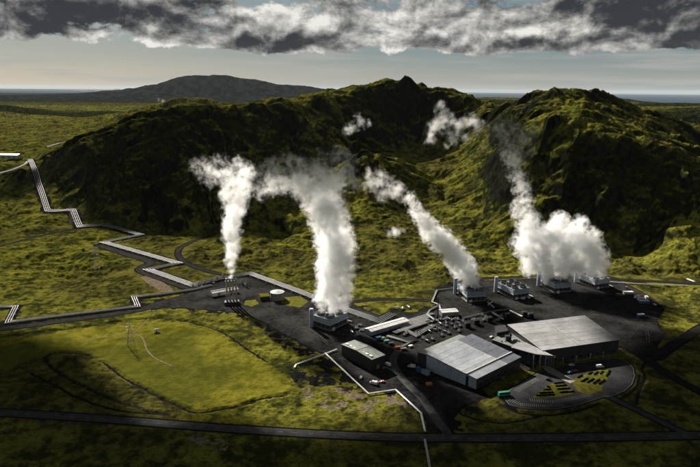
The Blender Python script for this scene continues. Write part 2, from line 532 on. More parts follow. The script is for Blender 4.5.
def dist_line(pts, reach=60.0, D=None):
    D = np.full(RXX.shape, 1e3, np.float32) if D is None else D
    for (x0, y0), (x1, y1) in zip(pts[:-1], pts[1:]):
        i0 = max(0, int((min(x0, x1) - reach - RX0) / RS)); i1 = min(len(rx), int((max(x0, x1) + reach - RX0) / RS) + 1)
        j0 = max(0, int((min(y0, y1) - reach - RY0) / RS)); j1 = min(len(ry), int((max(y0, y1) + reach - RY0) / RS) + 1)
        if i1 <= i0 or j1 <= j0:
            continue
        xx = RXX[j0:j1, i0:i1]; yy = RYY[j0:j1, i0:i1]
        dx, dy = x1 - x0, y1 - y0
        t = np.clip(((xx - x0) * dx + (yy - y0) * dy) / max(1e-6, dx * dx + dy * dy), 0, 1)
        D[j0:j1, i0:i1] = np.minimum(D[j0:j1, i0:i1], np.hypot(xx - x0 - t * dx, yy - y0 - t * dy))
    return D


def inside(poly):
    r = np.zeros(RXX.shape, bool)
    n = len(poly)
    for i in range(n):
        x0, y0 = poly[i]; x1, y1 = poly[(i + 1) % n]
        c = ((y0 > RYY) != (y1 > RYY)) & (RXX < (x1 - x0) * (RYY - y0) / ((y1 - y0) if y1 != y0 else 1e-9) + x0)
        r ^= c
    return r


def sdf(poly):
    d = dist_line(list(poly) + [poly[0]])
    return np.where(inside(poly), -d, d)


D_yard = np.minimum(sdf(W_YARD), sdf(W_CP))
D_road = np.full(RXX.shape, 1e3, np.float32)
for n, (p, w, mt) in W_ROADS.items():
    D_road = np.minimum(D_road, dist_line(p) - w / 2)
D_pipe = np.full(RXX.shape, 1e3, np.float32)
for n, (p, c, sp, r) in W_PIPES.items():
    D_pipe = np.minimum(D_pipe, dist_line(p) - c * sp / 2)
D_field = sdf(W_FIELD)
D_ditch = np.full(RXX.shape, 1e3, np.float32)
for p in W_DITCH:
    D_ditch = np.minimum(D_ditch, dist_line(p))
D_hard = np.minimum(np.minimum(D_yard, D_road), D_pipe)


def onto(R, far):
    """raster -> terrain grid"""
    fx = (GX - RX0) / RS; fy = (GY - RY0) / RS
    ok = (fx >= 0) & (fx < len(rx) - 1) & (fy >= 0) & (fy < len(ry) - 1)
    out = np.full(GX.shape, far, np.float32)
    i = fx[ok].astype(int); j = fy[ok].astype(int); tx = fx[ok] - i; ty = fy[ok] - j
    out[ok] = (R[j, i] * (1 - tx) + R[j, i + 1] * tx) * (1 - ty) + (R[j + 1, i] * (1 - tx) + R[j + 1, i + 1] * tx) * ty
    return out


d_hard = onto(D_hard, 1e3); d_road = onto(D_road, 1e3); d_yard = onto(D_yard, 1e3); d_field = onto(D_field, 1e3)
d_ditch = onto(D_ditch, 1e3); d_pipe = onto(D_pipe, 1e3)

# ---- relief: gullies that follow the slope, crags, hummocks
def grad(Z):
    za = np.gradient(Z, axis=1) / np.gradient(A_AX)[None, :]
    zb = np.gradient(Z, axis=0) / np.gradient(B_AX)[:, None]
    zx = za / GY
    return zx, zb / GY - GA * zx


def gully(x, y, dx, dy, scale, seed):
    px = (x / scale).astype(np.float32); py = (y / scale).astype(np.float32)
    ix = np.floor(px); iy = np.floor(py)
    fx = px - ix; fy = py - iy
    va = np.zeros_like(px); wt = np.zeros_like(px)
    for i in (-1, 0, 1):
        for j in (-1, 0, 1):
            cx = ix + i; cyy = iy + j
            ox = _hash(cx, cyy, seed) - 0.5; oy = _hash(cx, cyy, seed + 91) - 0.5
            qx = fx - i - 0.5 - ox * 0.9; qy = fy - j - 0.5 - oy * 0.9
            d2 = qx * qx + qy * qy
            w = np.exp(-d2 * 2.4)
            ph = (qx * dx + qy * dy) * np.float32(6.2831853)
            va += np.cos(ph) * w; wt += w
    return va / wt


gx, gy = grad(blur(Z0, 2))
slope = np.hypot(gx, gy)
sl = np.maximum(slope, 1e-4)
# direction across the slope
ax_, ay_ = (-gy / sl).astype(np.float32), (gx / sl).astype(np.float32)
bowl = 1 - sstep(onto(sdf(G([(398, 165), (408, 152), (430, 135), (455, 118), (475, 112), (492, 130), (494, 170), (496, 235), (470, 262), (400, 265), (405, 215)])).astype(np.float32), 1e3), -25, 25)
hill = sstep(slope, 0.10, 0.38) * sstep(GY, 780, 950) * (1 - sstep(GY, 2700, 4200))
hillw = sstep(Z0, 8, 60) * sstep(GY, 800, 950) * (1 - sstep(GY, 2700, 4200))
off = sstep(d_hard, 1.5, 26)
wx = GX + 42 * fbm(GX / 150, GY / 150, 4, 3, .6); wy = GY + 42 * fbm(GX / 150 + 5, GY / 150 - 3, 4, 8, .6)
z = Z0.copy()
g1 = gully(wx, wy, ax_, ay_, 115, 21)
g2 = gully(wx, wy, ax_, ay_, 52, 22)
g3 = gully(wx, wy, ax_, ay_, 24, 23)
rid = fbm(GX / 190, GY / 190, 5, 40, 0.5, ridged=True)
crag = fbm(wx / 62, wy / 62, 5, 60, 0.66, ridged=True)
hum3 = fbm(GX / 9, GY / 9, 2, 620, .6, ridged=True)
hum3 -= hum3.mean()
_hm = (hillw > .5)
rid -= rid[_hm].mean(); crag -= crag[_hm].mean()
rug = 0.45 + 0.55 * sstep(fbm(GX / 300, GY / 300, 2, 77), -0.15, 0.25)
gk = 0.45 + 0.55 * (1 - sstep(slope, 0.62, 0.95))
calm = 1 - .55 * bowl
z += off * hill * calm * gk * (.5 + .5 * rug) * (15.0 * g1 + 8.0 * g2 + 3.2 * g3)
z += off * hillw * calm * (8.0 * rid + 5.5 * crag * (.35 + .65 * rug))
# spurs and rock ribs seen in the photograph: (photo pixels on the slope, height, half width)
SPURS = [([(283, 108), (300, 122), (327, 142), (351, 159)], 16, 26), ([(262, 110), (275, 135), (292, 160), (305, 185)], 14, 24), ([(318, 101), (335, 118), (358, 136)], 14, 24),
         ([(345, 96), (360, 112), (376, 128), (392, 142)], 14, 22), ([(214, 111), (222, 140), (232, 170), (238, 200)], 13, 22), ([(168, 121), (176, 150), (186, 180), (190, 212)], 13, 22),
         ([(120, 136), (128, 165), (132, 195)], 11, 22), ([(90, 142), (96, 170), (98, 200)], 9, 20), ([(412, 86), (420, 105), (436, 125)], 14, 22), ([(440, 93), (450, 106), (460, 120)], 8, 22),
         ([(512, 112), (507, 135), (502, 165), (498, 195)], 9, 22), ([(537, 104), (532, 115), (527, 130), (518, 160), (512, 190)], 11, 22),
         ([(575, 132), (570, 165), (560, 200)], 10, 16), ([(620, 143), (612, 175), (600, 210)], 10, 16), ([(352, 156), (368, 165), (385, 182), (398, 203)], 10, 20)]
_rows = (Y_AX > 780) & (Y_AX < 2000)
for pts, hh, ww in SPURS:
    wp = catmull(G(pts), 15)
    sub = z[_rows]; xx = GX[_rows]; yy = GY[_rows]
    x0, x1 = min(p[0] for p in wp) - 90, max(p[0] for p in wp) + 90
    y0, y1 = min(p[1] for p in wp) - 90, max(p[1] for p in wp) + 90
    msk = (xx > x0) & (xx < x1) & (yy > y0) & (yy < y1)
    px_ = xx[msk] + 14 * fbm(xx[msk] / 50, yy[msk] / 50, 3, 500); py_ = yy[msk] + 14 * fbm(xx[msk] / 50, yy[msk] / 50, 3, 510)
    dmin = np.full(px_.shape, 1e3)
    for (ax0, ay0), (ax1, ay1) in zip(wp[:-1], wp[1:]):
        ddx, ddy = ax1 - ax0, ay1 - ay0
        t_ = np.clip(((px_ - ax0) * ddx + (py_ - ay0) * ddy) / max(1e-6, ddx * ddx + ddy * ddy), 0, 1)
        dmin = np.minimum(dmin, np.hypot(px_ - ax0 - t_ * ddx, py_ - ay0 - t_ * ddy))
    pr = np.exp(-np.power(dmin / ww, 1.25)) * hh - np.exp(-((dmin - 2.1 * ww) / ww) ** 2) * hh * .35
    sub[msk] += pr
    z[_rows] = sub
_sx, _sy, _ = at(553, 87.5, 1290)
_wk = np.exp(-((GX - _sx) ** 2 + (GY - _sy) ** 2) / 38.0 ** 2)
z = z * (1 - _wk) + blur(z, 26) * _wk
z += off * hillw * 1.6 * hum3
# rolling moss ground behind and left of the plant
roll = sstep(GY, 560, 760) * (1 - sstep(GY, 2600, 4000))
hum = fbm(GX / 75, GY / 75, 4, 100, 0.52)
hum2 = fbm(GX / 22, GY / 22, 3, 120, 0.55, ridged=True)
hum2 += .3 - hum2.mean()
fieldw = 1 - sstep(-d_field, -2, 10)
z += off * roll * (9.0 * hum * (1 + .25 * sstep(GX, -420, -150)) + 2.2 * (hum2 - 0.3)) * (1 - 0.5 * hillw)
z += off * (1 - roll) * (0.5 + 0.5 * fieldw) * (1.1 * fbm(GX / 60, GY / 60, 3, 130) + fieldw * (0.8 * (fbm(GX / 14, GY / 14, 3, 140, 0.55, ridged=True) - .3) + .7 * hum3) + .12 * hum3)
z += off * roll * (1 - hillw) * (GY < 2500) * 1.3 * hum3
# plain beyond
farp = sstep(GY, 1600, 2600)
z += farp * (1 - hillw) * (8 * fbm(GX / 500, GY / 500, 4, 150) + 3 * fbm(GX / 120, GY / 120, 3, 155) * (1 - sstep(GY, 5000, 9000)))
z += sstep(GY, 5000, 9000) * (1 - sstep(GY, 20000, 30000)) * sstep(Z0, 20, 200) * 95 * fbm(GX / 1500, GY / 1500, 5, 170, .58)
# levelled hard surfaces, ditches
z = np.where(GY < 700, np.minimum(z, 6.0), z)
dit = (1 - sstep(d_ditch, 0.6, 3.2)) * sstep(d_hard, 1.0, 4.0)
z -= 0.8 * dit
ber = (1 - sstep(np.abs(d_ditch - 4.2), 0.3, 2.2)) * sstep(d_hard, 1.0, 4.0)
z += 0.3 * ber
hardm = 1 - sstep(d_hard, 0.8, 5.0)
z = z * (1 - hardm) + np.where(GY < 720, 0.0, Z0) * hardm
z -= 0.45 * (1 - sstep(d_hard, -0.6, 0.2)) * (GY < 1000)
z = np.maximum(z, -170.0)
HF[0] = z = np.where(np.isfinite(z), z, 0)

# cover masks (what grows or lies there)
NB = fbm(GX / 36, GY / 36, 5, 400, .6) * 0.62 + 0.5
NC = fbm(GX / 8, GY / 8, 3, 420, .6) * 0.6 + 0.5
NA = fbm(GX / 170, GY / 170, 4, 440, .58) * 0.62 + 0.5
in_field = sstep(-d_field, -1.5, 2.5) * (1 - (d_ditch < 2.0))
gravel = 1 - sstep(d_hard, 0.0, 3.5)
gravel = np.maximum(gravel, 0.85 * (1 - sstep(d_pipe, 2.0, 9.0)) * sstep(fbm(GX / 18, GY / 18, 3, 200), -0.35, 0.15))
gravel = np.maximum(gravel, 0.62 * (1 - sstep(d_ditch, 0.9, 2.2)))
lava = onto(sdf(W_LAVA).astype(np.float32), 1e3)
gravel = np.maximum(gravel, (1 - sstep(lava, -3, 5)) * sstep(fbm(GX / 12, GY / 12, 3, 210), -0.25, 0.1))
edge = (1 - sstep(d_yard, 2, 22)) * sstep(fbm(GX / 14, GY / 14, 4, 220, .6), -0.1, 0.2) * (GX < 120)
gravel = np.maximum(gravel, 0.9 * edge)
tan = np.maximum(1 - sstep(onto(sdf(W_TAN).astype(np.float32), 1e3), -2, 2), 0.8 * (1 - sstep(onto(sdf(W_DRY).astype(np.float32), 1e3), -6, 8)) * sstep(fbm(GX / 9, GY / 9, 4, 230, .6), -0.12, 0.2))
tan = np.maximum(tan, (1 - sstep(onto(sdf(W_SCRUB).astype(np.float32), 1e3), -3, 2)) * sstep(fbm(GX / 4, GY / 4, 3, 240, .6), -0.1, 0.1))
_bare = 1 - sstep(onto(sdf(W_BARE).astype(np.float32), 1e3), -6, 5)
tan = np.maximum(tan, .62 * _bare * sstep(fbm(GX / 7, GY / 7, 4, 260, .6), -0.05, 0.25))
gravel = np.maximum(gravel, .8 * _bare * sstep(fbm(GX / 9, GY / 9, 4, 270, .6), -0.2, 0.1))
crest_b = sstep(fbm(GX / 120, GY / 120, 4, 250, .55), -0.25, 0.3)


def mesh_obj(name, verts, faces, mat=None, parent=None, smooth=False, kind=None):
    me = bpy.data.meshes.new(name)
    me.from_pydata([tuple(v) for v in verts], [], faces)
    me.update()
    if smooth:
        me.polygons.foreach_set('use_smooth', [True] * len(me.polygons))
    o = bpy.data.objects.new(name, me)
    COL.objects.link(o)
    if mat:
        me.materials.append(mat)
    if parent:
        o.parent = parent
    if kind:
        o['kind'] = kind
    return o


# ------------------------------------------------------------------ materials
MATS = {}


def surf(name, col, rough=0.7, metal=0.0, var=0.25, scale=0.4, col2=None, bump=0.0, bscale=4.0, streak=0.0, spec=0.5):
    """procedural surface: base colour broken up by two noises, optional vertical streaks and fine relief"""
    mt = bpy.data.materials.new(name)
    mt.use_nodes = True
    q = N(mt.node_tree)
    geo = q.n('ShaderNodeNewGeometry')
    pos = geo.outputs['Position']
    oi = q.n('ShaderNodeObjectInfo')
    n1 = q.noise(pos, scale, 5.0, 0.6)
    n2 = q.noise(pos, scale * 7, 3.0, 0.6)
    f = q.m('ADD', q.m('MULTIPLY', n1, 0.65), q.m('MULTIPLY', n2, 0.35))
    f = q.ramp(f, 0.32, 0.68)
    c2 = col2 or tuple(c * (1 - 1.6 * var) for c in col)
    c1 = tuple(min(1, c * (1 + 0.5 * var)) for c in col)
    cc = q.mix(f, c2, c1)
    if streak:
        sx = q.n('ShaderNodeVectorMath', {0: pos, 1: (1.4, 1.4, 0.06)}, operation='MULTIPLY').outputs[0]
        sn = q.ramp(q.noise(sx, 1.0, 4.0, 0.6), 0.45, 0.75)
        cc = q.mix(q.m('MULTIPLY', sn, streak), cc, tuple(c * 0.35 for c in col))
    rnd = q.ramp(oi.outputs['Random'], 0, 1, 0.88, 1.1, smooth=False)
    cc = q.vm('SCALE', cc, 1.0)
    q.link(rnd, q.t.nodes[-1].inputs['Scale'])
    p = q.n('ShaderNodeBsdfPrincipled', {'Base Color': cc, 'Metallic': metal})
    q.link(q.ramp(n2, 0.3, 0.7, max(0.05, rough - 0.1), min(1, rough + 0.12)), p.inputs['Roughness'])
    p.inputs['Specular IOR Level'].default_value = spec
    if bump:
        bn = q.n('ShaderNodeBump', {'Strength': bump, 'Distance': 0.2, 'Height': q.noise(pos, bscale, 4.0, 0.6)})
        q.link(bn.outputs[0], p.inputs['Normal'])
    o = q.n('ShaderNodeOutputMaterial')
    q.link(p.outputs[0], o.inputs[0])
    MATS[name] = mt
    return mt


def terrain_material():
    mt = bpy.data.materials.new('moss_and_lava')
    mt.use_nodes = True
    q = N(mt.node_tree)
    geo = q.n('ShaderNodeNewGeometry')
    pos = geo.outputs['Position']
    nz = q.n('ShaderNodeSeparateXYZ', {0: geo.outputs['Normal']}).outputs[2]
    at_ = q.n('ShaderNodeAttribute', attribute_name='cover')
    sp = q.n('ShaderNodeSeparateColor', {0: at_.outputs['Color']})
    field, grav, tanm = sp.outputs[0], sp.outputs[1], sp.outputs[2]
    a2_ = q.n('ShaderNodeAttribute', attribute_name='growth')
    sp2 = q.n('ShaderNodeSeparateColor', {0: a2_.outputs['Color']})
    nA, nB, nC = sp2.outputs[0], sp2.outputs[1], sp2.outputs[2]
    nD = q.noise(pos, 0.38, 4.0, 0.72)
    # moss: yellow green with olive and brown patches
    f1 = q.ramp(q.m('ADD', q.m('MULTIPLY', nB, 0.5), q.m('MULTIPLY', nC, 0.5)), 0.30, 0.72)
    moss = q.mix(f1, (0.050, 0.056, 0.014), (0.285, 0.278, 0.036))
    moss = q.mix(q.m('MULTIPLY', q.ramp(nA, 0.40, 0.68), 0.8), moss, q.mix(f1, (0.042, 0.042, 0.014), (0.175, 0.160, 0.034)))
    moss = q.mix(q.m('MULTIPLY', q.ramp(nD, 0.49, 0.66), 0.75), moss, (0.026, 0.029, 0.012))
    # grass field: smoother and fresher
    fg = q.mix(q.ramp(q.m('ADD', q.m('MULTIPLY', nB, 0.45), q.m('MULTIPLY', nC, 0.55)), 0.22, 0.78), (0.130, 0.132, 0.014), (0.320, 0.292, 0.034))
    fg = q.mix(q.m('MULTIPLY', q.ramp(nD, 0.48, 0.70), 0.5), fg, (0.060, 0.068, 0.016))
    fg = q.mix(q.m('MULTIPLY', q.ramp(nA, 0.45, 0.62), 0.55), fg, (0.085, 0.098, 0.018))
    col = q.mix(field, moss, fg)
    # dark heath on the slopes, bare rock on the steepest faces
    rock = q.mix(q.ramp(nC, 0.35, 0.7), (0.008, 0.008, 0.007), (0.026, 0.024, 0.018))
    heath = q.mix(f1, (0.007, 0.010, 0.005), (0.036, 0.042, 0.010))
    st = q.m('ADD', q.m('SUBTRACT', 1.0, nz), q.m('MULTIPLY', q.m('SUBTRACT', nB, 0.5), 0.24))
    st = q.m('ADD', st, q.m('MULTIPLY', q.m('SUBTRACT', nC, 0.5), 0.16))
    br = at_.outputs['Alpha']  # alpha mask: barren ground plus painted shade
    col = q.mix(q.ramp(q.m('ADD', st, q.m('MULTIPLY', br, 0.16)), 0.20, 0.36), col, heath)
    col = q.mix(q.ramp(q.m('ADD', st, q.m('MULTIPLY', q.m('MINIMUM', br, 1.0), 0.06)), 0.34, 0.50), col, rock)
    col = q.mix(q.ramp(br, 0.95, 1.45), col, heath)  # far bands: heath tone also stands in for cloud shadow
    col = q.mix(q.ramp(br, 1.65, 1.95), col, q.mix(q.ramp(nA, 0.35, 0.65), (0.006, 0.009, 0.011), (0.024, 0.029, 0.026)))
    # gravel and lava sand
    gv = q.mix(q.ramp(nD, 0.35, 0.7), (0.016, 0.0155, 0.015), (0.038, 0.036, 0.033))
    gm = q.ramp(q.m('ADD', grav, q.m('MULTIPLY', q.m('SUBTRACT', nD, 0.5), 0.5)), 0.35, 0.6)
    col = q.mix(gm, col, gv)
    tc_ = q.mix(q.ramp(nD, 0.35, 0.65), (0.16, 0.125, 0.085), (0.36, 0.29, 0.20))
    tm = q.ramp(q.m('ADD', tanm, q.m('MULTIPLY', q.m('SUBTRACT', nD, 0.5), 0.5)), 0.35, 0.7)
    col = q.mix(tm, col, tc_)
    p = q.n('ShaderNodeBsdfDiffuse', {'Color': col, 'Roughness': 0.6})
    bn = q.n('ShaderNodeBump', {'Strength': 0.7, 'Distance': 1.6, 'Height': nD})
    q.link(bn.outputs[0], p.inputs['Normal'])
    o = q.n('ShaderNodeOutputMaterial')
    q.link(p.outputs[0], o.inputs[0])
    return mt


M = dict(
    asphalt=surf('asphalt', (0.072, 0.072, 0.073), 0.85, var=0.35, scale=0.15, spec=0.1),
    lot=surf('lot_asphalt', (0.042, 0.042, 0.045), 0.85, var=0.35, scale=0.12, spec=0.1),
    gravel_road=surf('gravel_road', (0.032, 0.030, 0.028), 0.9, var=0.35, scale=0.2, spec=0.0),
    yard=surf('yard_gravel', (0.034, 0.0335, 0.033), 0.9, var=0.5, scale=0.035, spec=0.0),
    track=surf('worn_gravel', (0.052, 0.050, 0.047), 0.9, var=0.6, scale=0.25, spec=0.0),
    path=surf('dirt_path', (0.20, 0.16, 0.10), 0.95, var=0.3, scale=0.3, spec=0.0),
    lawn=surf('lawn', (0.13, 0.128, 0.022), 0.95, var=0.4, scale=0.3, spec=0.0),
    paint=surf('road_paint', (0.42, 0.42, 0.40), 0.7, var=0.4, scale=0.8),
    paving=surf('concrete_paving', (0.34, 0.32, 0.28), 0.85, var=0.3, scale=0.4),
    concrete=surf('concrete', (0.27, 0.265, 0.25), 0.85, var=0.3, scale=0.3, streak=0.4),
    alu=surf('aluminium_cladding', (0.25, 0.25, 0.255), 0.62, 0.4, var=0.18, scale=0.25),
    bright=surf('bright_cladding', (0.50, 0.50, 0.50), 0.5, 0.3, var=0.2, scale=0.3),
    steel=surf('dull_steel', (0.36, 0.37, 0.38), 0.5, 0.7, var=0.3, scale=0.5),
    darksteel=surf('dark_steel', (0.035, 0.036, 0.038), 0.6, 0.3, var=0.35, scale=0.5),
    roofgrey=surf('roof_sheet_grey', (0.50, 0.53, 0.57), 0.40, 0.25, var=0.16, scale=0.09, streak=0.0),
    roofdark=surf('roof_sheet_dark', (0.19, 0.21, 0.25), 0.45, 0.25, var=0.2, scale=0.09),
    roofpale=surf('roof_sheet_pale', (0.36, 0.365, 0.37), 0.6, 0.05, var=0.22, scale=0.07),
    roofgreen=surf('roof_sheet_green', (0.17, 0.19, 0.17), 0.6, 0.1, var=0.25, scale=0.2),
    cladblue=surf('cladding_blue_grey', (0.36, 0.43, 0.52), 0.55, 0.1, var=0.15, scale=0.2, streak=0.25),
    claddark=surf('cladding_dark', (0.030, 0.031, 0.034), 0.5, 0.1, var=0.3, scale=0.3),
    white=surf('white_paint', (0.78, 0.78, 0.76), 0.5, var=0.14, scale=0.3, streak=0.25),
    pinkwhite=surf('pale_pink_roof', (0.72, 0.66, 0.64), 0.5, var=0.1, scale=0.3),
    louver=surf('louvre', (0.055, 0.060, 0.068), 0.6, 0.1, var=0.3, scale=0.6),
    fancone=surf('fan_cowl', (0.16, 0.17, 0.18), 0.6, 0.1, var=0.25, scale=0.4, streak=0.4),
    deck=surf('tower_deck', (0.30, 0.30, 0.29), 0.8, var=0.35, scale=0.3),
    glass=surf('dark_glass', (0.02, 0.028, 0.034), 0.12, var=0.2, scale=0.3, spec=0.8),
    hedge=surf('hedge', (0.022, 0.028, 0.011), 0.95, var=0.5, scale=0.7, bump=0.8, bscale=3.0, spec=0.0),
    rubber=surf('rubber', (0.02, 0.02, 0.02), 0.85, var=0.2),
    red=surf('red_paint', (0.40, 0.035, 0.03), 0.4, var=0.15),
    blue=surf('blue_paint', (0.04, 0.13, 0.33), 0.45, var=0.15),
    teal=surf('teal_paint', (0.03, 0.33, 0.30), 0.35, var=0.12),
    green=surf('green_paint', (0.10, 0.42, 0.22), 0.4, var=0.15),
    orange=surf('orange_paint', (0.62, 0.20, 0.03), 0.5, var=0.15),
    black=surf('black_paint', (0.016, 0.016, 0.018), 0.35, var=0.2),
    yellow=surf('yellow_paint', (0.60, 0.42, 0.05), 0.5, var=0.15),
    pylon=surf('galvanised_steel', (0.16, 0.165, 0.16), 0.6, 0.5, var=0.2),
    island=surf('island_rock', (0.05, 0.06, 0.07), 0.95, var=0.2, scale=0.001, spec=0.1),
)

# ------------------------------------------------------------------ terrain mesh
nr, nc = z.shape
verts = np.stack([GX, GY, z], -1).reshape(-1, 3).astype(np.float32)
idx = np.arange(nr * nc).reshape(nr, nc)
quads = np.stack([idx[:-1, :-1], idx[:-1, 1:], idx[1:, 1:], idx[1:, :-1]], -1).reshape(-1, 4)
me = bpy.data.meshes.new('terrain')
me.vertices.add(len(verts)); me.vertices.foreach_set('co', verts.ravel())
me.loops.add(quads.size); me.loops.foreach_set('vertex_index', quads.ravel().astype(np.int32))
me.polygons.add(len(quads)); me.polygons.foreach_set('loop_start', np.arange(0, quads.size, 4, dtype=np.int32))
me.polygons.foreach_set('use_smooth', np.ones(len(quads), dtype=bool))
me.update()
ca = me.color_attributes.new('cover', 'FLOAT_COLOR', 'POINT')
barren_shade = 0.8 * hillw * sstep(slope, .30, .6) * sstep(fbm(GX / 200, GY / 200, 3, 300), -0.25, 0.25)
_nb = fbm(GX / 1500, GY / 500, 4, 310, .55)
far_lava_shade = sstep(GY + 700 * _nb, 3400, 3800) * (1 - sstep(GY + 900 * _nb, 4700, 5200))  # dark lava bands, also painting cloud shadow onto the far plain
far_lava_shade = np.maximum(far_lava_shade, 0.5 * sstep(_nb, 0.05, 0.22) * sstep(GY, 2000, 2600))
far_lava_shade = np.maximum(far_lava_shade, 0.8 * sstep(GY + 900 * _nb, 6200, 7000))
far_lava_shade = np.maximum(far_lava_shade, sstep(GY, 8500, 11000))
far_lava_shade = np.maximum(far_lava_shade, (.75 + .3 * sstep(_nb, -.1, .1)) * sstep(GY, 1900, 2300) * sstep(GX, 60, 300))
barren_shade *= 1 - bowl
barren_shade = np.maximum(barren_shade, 0.9 * hillw * (1 - sstep(GX + 90 * fbm(GX / 130, GY / 130, 3, 320), -330, -190)) * (GY < 1500))  # left hill: shade painted in as a darker heath cover
barren_shade = np.clip(np.maximum(barren_shade, far_lava_shade * 1.5) + 0.5 * sstep(GY, 7500, 10500), 0, 2)
cov = np.stack([in_field, gravel, tan, barren_shade], -1).reshape(-1).astype(np.float32)
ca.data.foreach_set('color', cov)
ca = me.color_attributes.new('growth', 'FLOAT_COLOR', 'POINT')
ca.data.foreach_set('color', np.stack([NA, NB, NC, np.ones_like(NA)], -1).reshape(-1).astype(np.float32))
terrain = bpy.data.objects.new('terrain', me)
COL.objects.link(terrain)
terrain['kind'] = 'structure'
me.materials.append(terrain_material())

# sea
sm = bpy.data.materials.new('sea_water'); sm.use_nodes = True
q = N(sm.node_tree)
p = q.n('ShaderNodeBsdfDiffuse', {'Color': (0.05, 0.085, 0.12, 1), 'Roughness': 0.5})
geo = q.n('ShaderNodeNewGeometry')
bn = q.n('ShaderNodeBump', {'Strength': 0.3, 'Distance': 30.0, 'Height': q.noise(geo.outputs['Position'], 0.002, 4.0, 0.6)})
q.link(bn.outputs[0], p.inputs['Normal'])
o_ = q.n('ShaderNodeOutputMaterial'); q.link(p.outputs[0], o_.inputs[0])
SEA = -150.0
mesh_obj('sea', [(-150000, 9000, SEA), (150000, 9000, SEA), (150000, 180000, SEA), (-150000, 180000, SEA)], [(0, 1, 2, 3)], sm, kind='structure')
#PART2
# ------------------------------------------------------------------ islands far out in the sea
for px, w, h in [(79, 5, 1.6), (87, 3, 1.0), (99, 4, 1.4), (117, 6, 2.4), (123, 3, 1.6)]:
    x, y, _ = at(px, 89, 70000)
    n = 14; vs = []; fs = []
    sc = 70000 / F
    for i in range(n):
        a = 2 * math.pi * i / n
        rr = (1 + 0.25 * math.sin(3 * a + px))
        vs.append((x + math.cos(a) * w * sc * rr, y + math.sin(a) * w * sc * rr, SEA - 5))
        vs.append((x + math.cos(a) * w * sc * .45 * rr, y + math.sin(a) * w * sc * .45 * rr, SEA + h * sc * (0.75 + .3 * math.sin(5 * a + px))))
    vs.append((x, y, SEA + h * sc * 1.1))
    for i in range(n):
        j = (i + 1) % n
        fs.append((2 * i, 2 * j, 2 * j + 1, 2 * i + 1)); fs.append((2 * i + 1, 2 * j + 1, len(vs) - 1))
    mesh_obj('island', vs, fs, M['island'], smooth=True, kind='structure')


# ------------------------------------------------------------------ sheets laid on the levelled ground
def resample(poly, step, jit, seed):
    rr = random.Random(seed); out = []
    n = len(poly)
    for i in range(n):
        a, b = poly[i], poly[(i + 1) % n]
        L = math.dist(a, b); m_ = max(1, int(L / step))
        nx, ny = -(b[1] - a[1]) / max(L, 1e-6), (b[0] - a[0]) / max(L, 1e-6)
        for q_ in range(m_):
            t = q_ / m_; j = rr.gauss(0, jit)
            out.append((a[0] + (b[0] - a[0]) * t + nx * j, a[1] + (b[1] - a[1]) * t + ny * j))
    return out


def sheet(name, poly, zz, mat, step=5, jit=0.0, parent=None, kind='structure', seed=1):
    pts = resample(poly, step, jit, seed)
    tri = tessellate_polygon([[Vector((p[0], p[1], 0)) for p in pts]])
    fs = []
    for t in tri:
        a, b, c = [pts[i] for i in t]
        if (b[0] - a[0]) * (c[1] - a[1]) - (b[1] - a[1]) * (c[0] - a[0]) < 0:
            t = (t[0], t[2], t[1])
        fs.append(tuple(t))
    return mesh_obj(name, [(p[0], p[1], zz) for p in pts], fs, mat, parent, kind=kind)


def ribbon(name, pts, w, mat, lift, parent=None, kind='structure', cross=2, flat=False):
    P = [np.array(p) for p in pts]; vs = []; fs = []
    for i, p in enumerate(P):
        t = P[min(i + 1, len(P) - 1)] - P[max(i - 1, 0)]; t = t / np.linalg.norm(t)
        nrm = np.array((-t[1], t[0]))
        for c in range(cross + 1):
            q_ = p + nrm * w * (c / cross - 0.5)
            zz = lift if (flat or q_[1] < 700) else float(hz(*q_)) + lift
            vs.append((q_[0], q_[1], zz))
    for i in range(len(P) - 1):
        for c in range(cross):
            a = i * (cross + 1) + c
            fs.append((a + 1, a, a + cross + 1, a + cross + 2))
    return mesh_obj(name, vs, fs, mat, parent, kind=kind)


yard = sheet('yard', W_YARD, 0.05, M['yard'], 4, 0.5)
carpark = sheet('car_park', W_CP, 0.05, M['lot'], 5, 0.0)
for i, (n, (p, w, mt)) in enumerate(W_ROADS.items()):
    ribbon(n, p, w, M[mt], 0.085 + 0.006 * i if p[0][1] < 700 else 0.35, cross=4)
# pale edge lines and centre dashes of the main road
mp = W_ROADS['main_road'][0]
dash = []
for i in range(0, len(mp) - 1, 2):
    a, b = np.array(mp[i]), np.array(mp[i + 1]); t = (b - a) / np.linalg.norm(b - a); nn = np.array((-t[1], t[0])) * 0.1
    c = a + t * 3
    dash.append([(*(a - nn), .12), (*(c - nn), .12), (*(c + nn), .12), (*(a + nn), .12)])
road_main = bpy.data.objects['main_road']
vs = [v for d in dash for v in d]
mesh_obj('centre_line', vs, [(4 * i, 4 * i + 1, 4 * i + 2, 4 * i + 3) for i in range(len(dash))], M['paint'], road_main, kind='stuff')
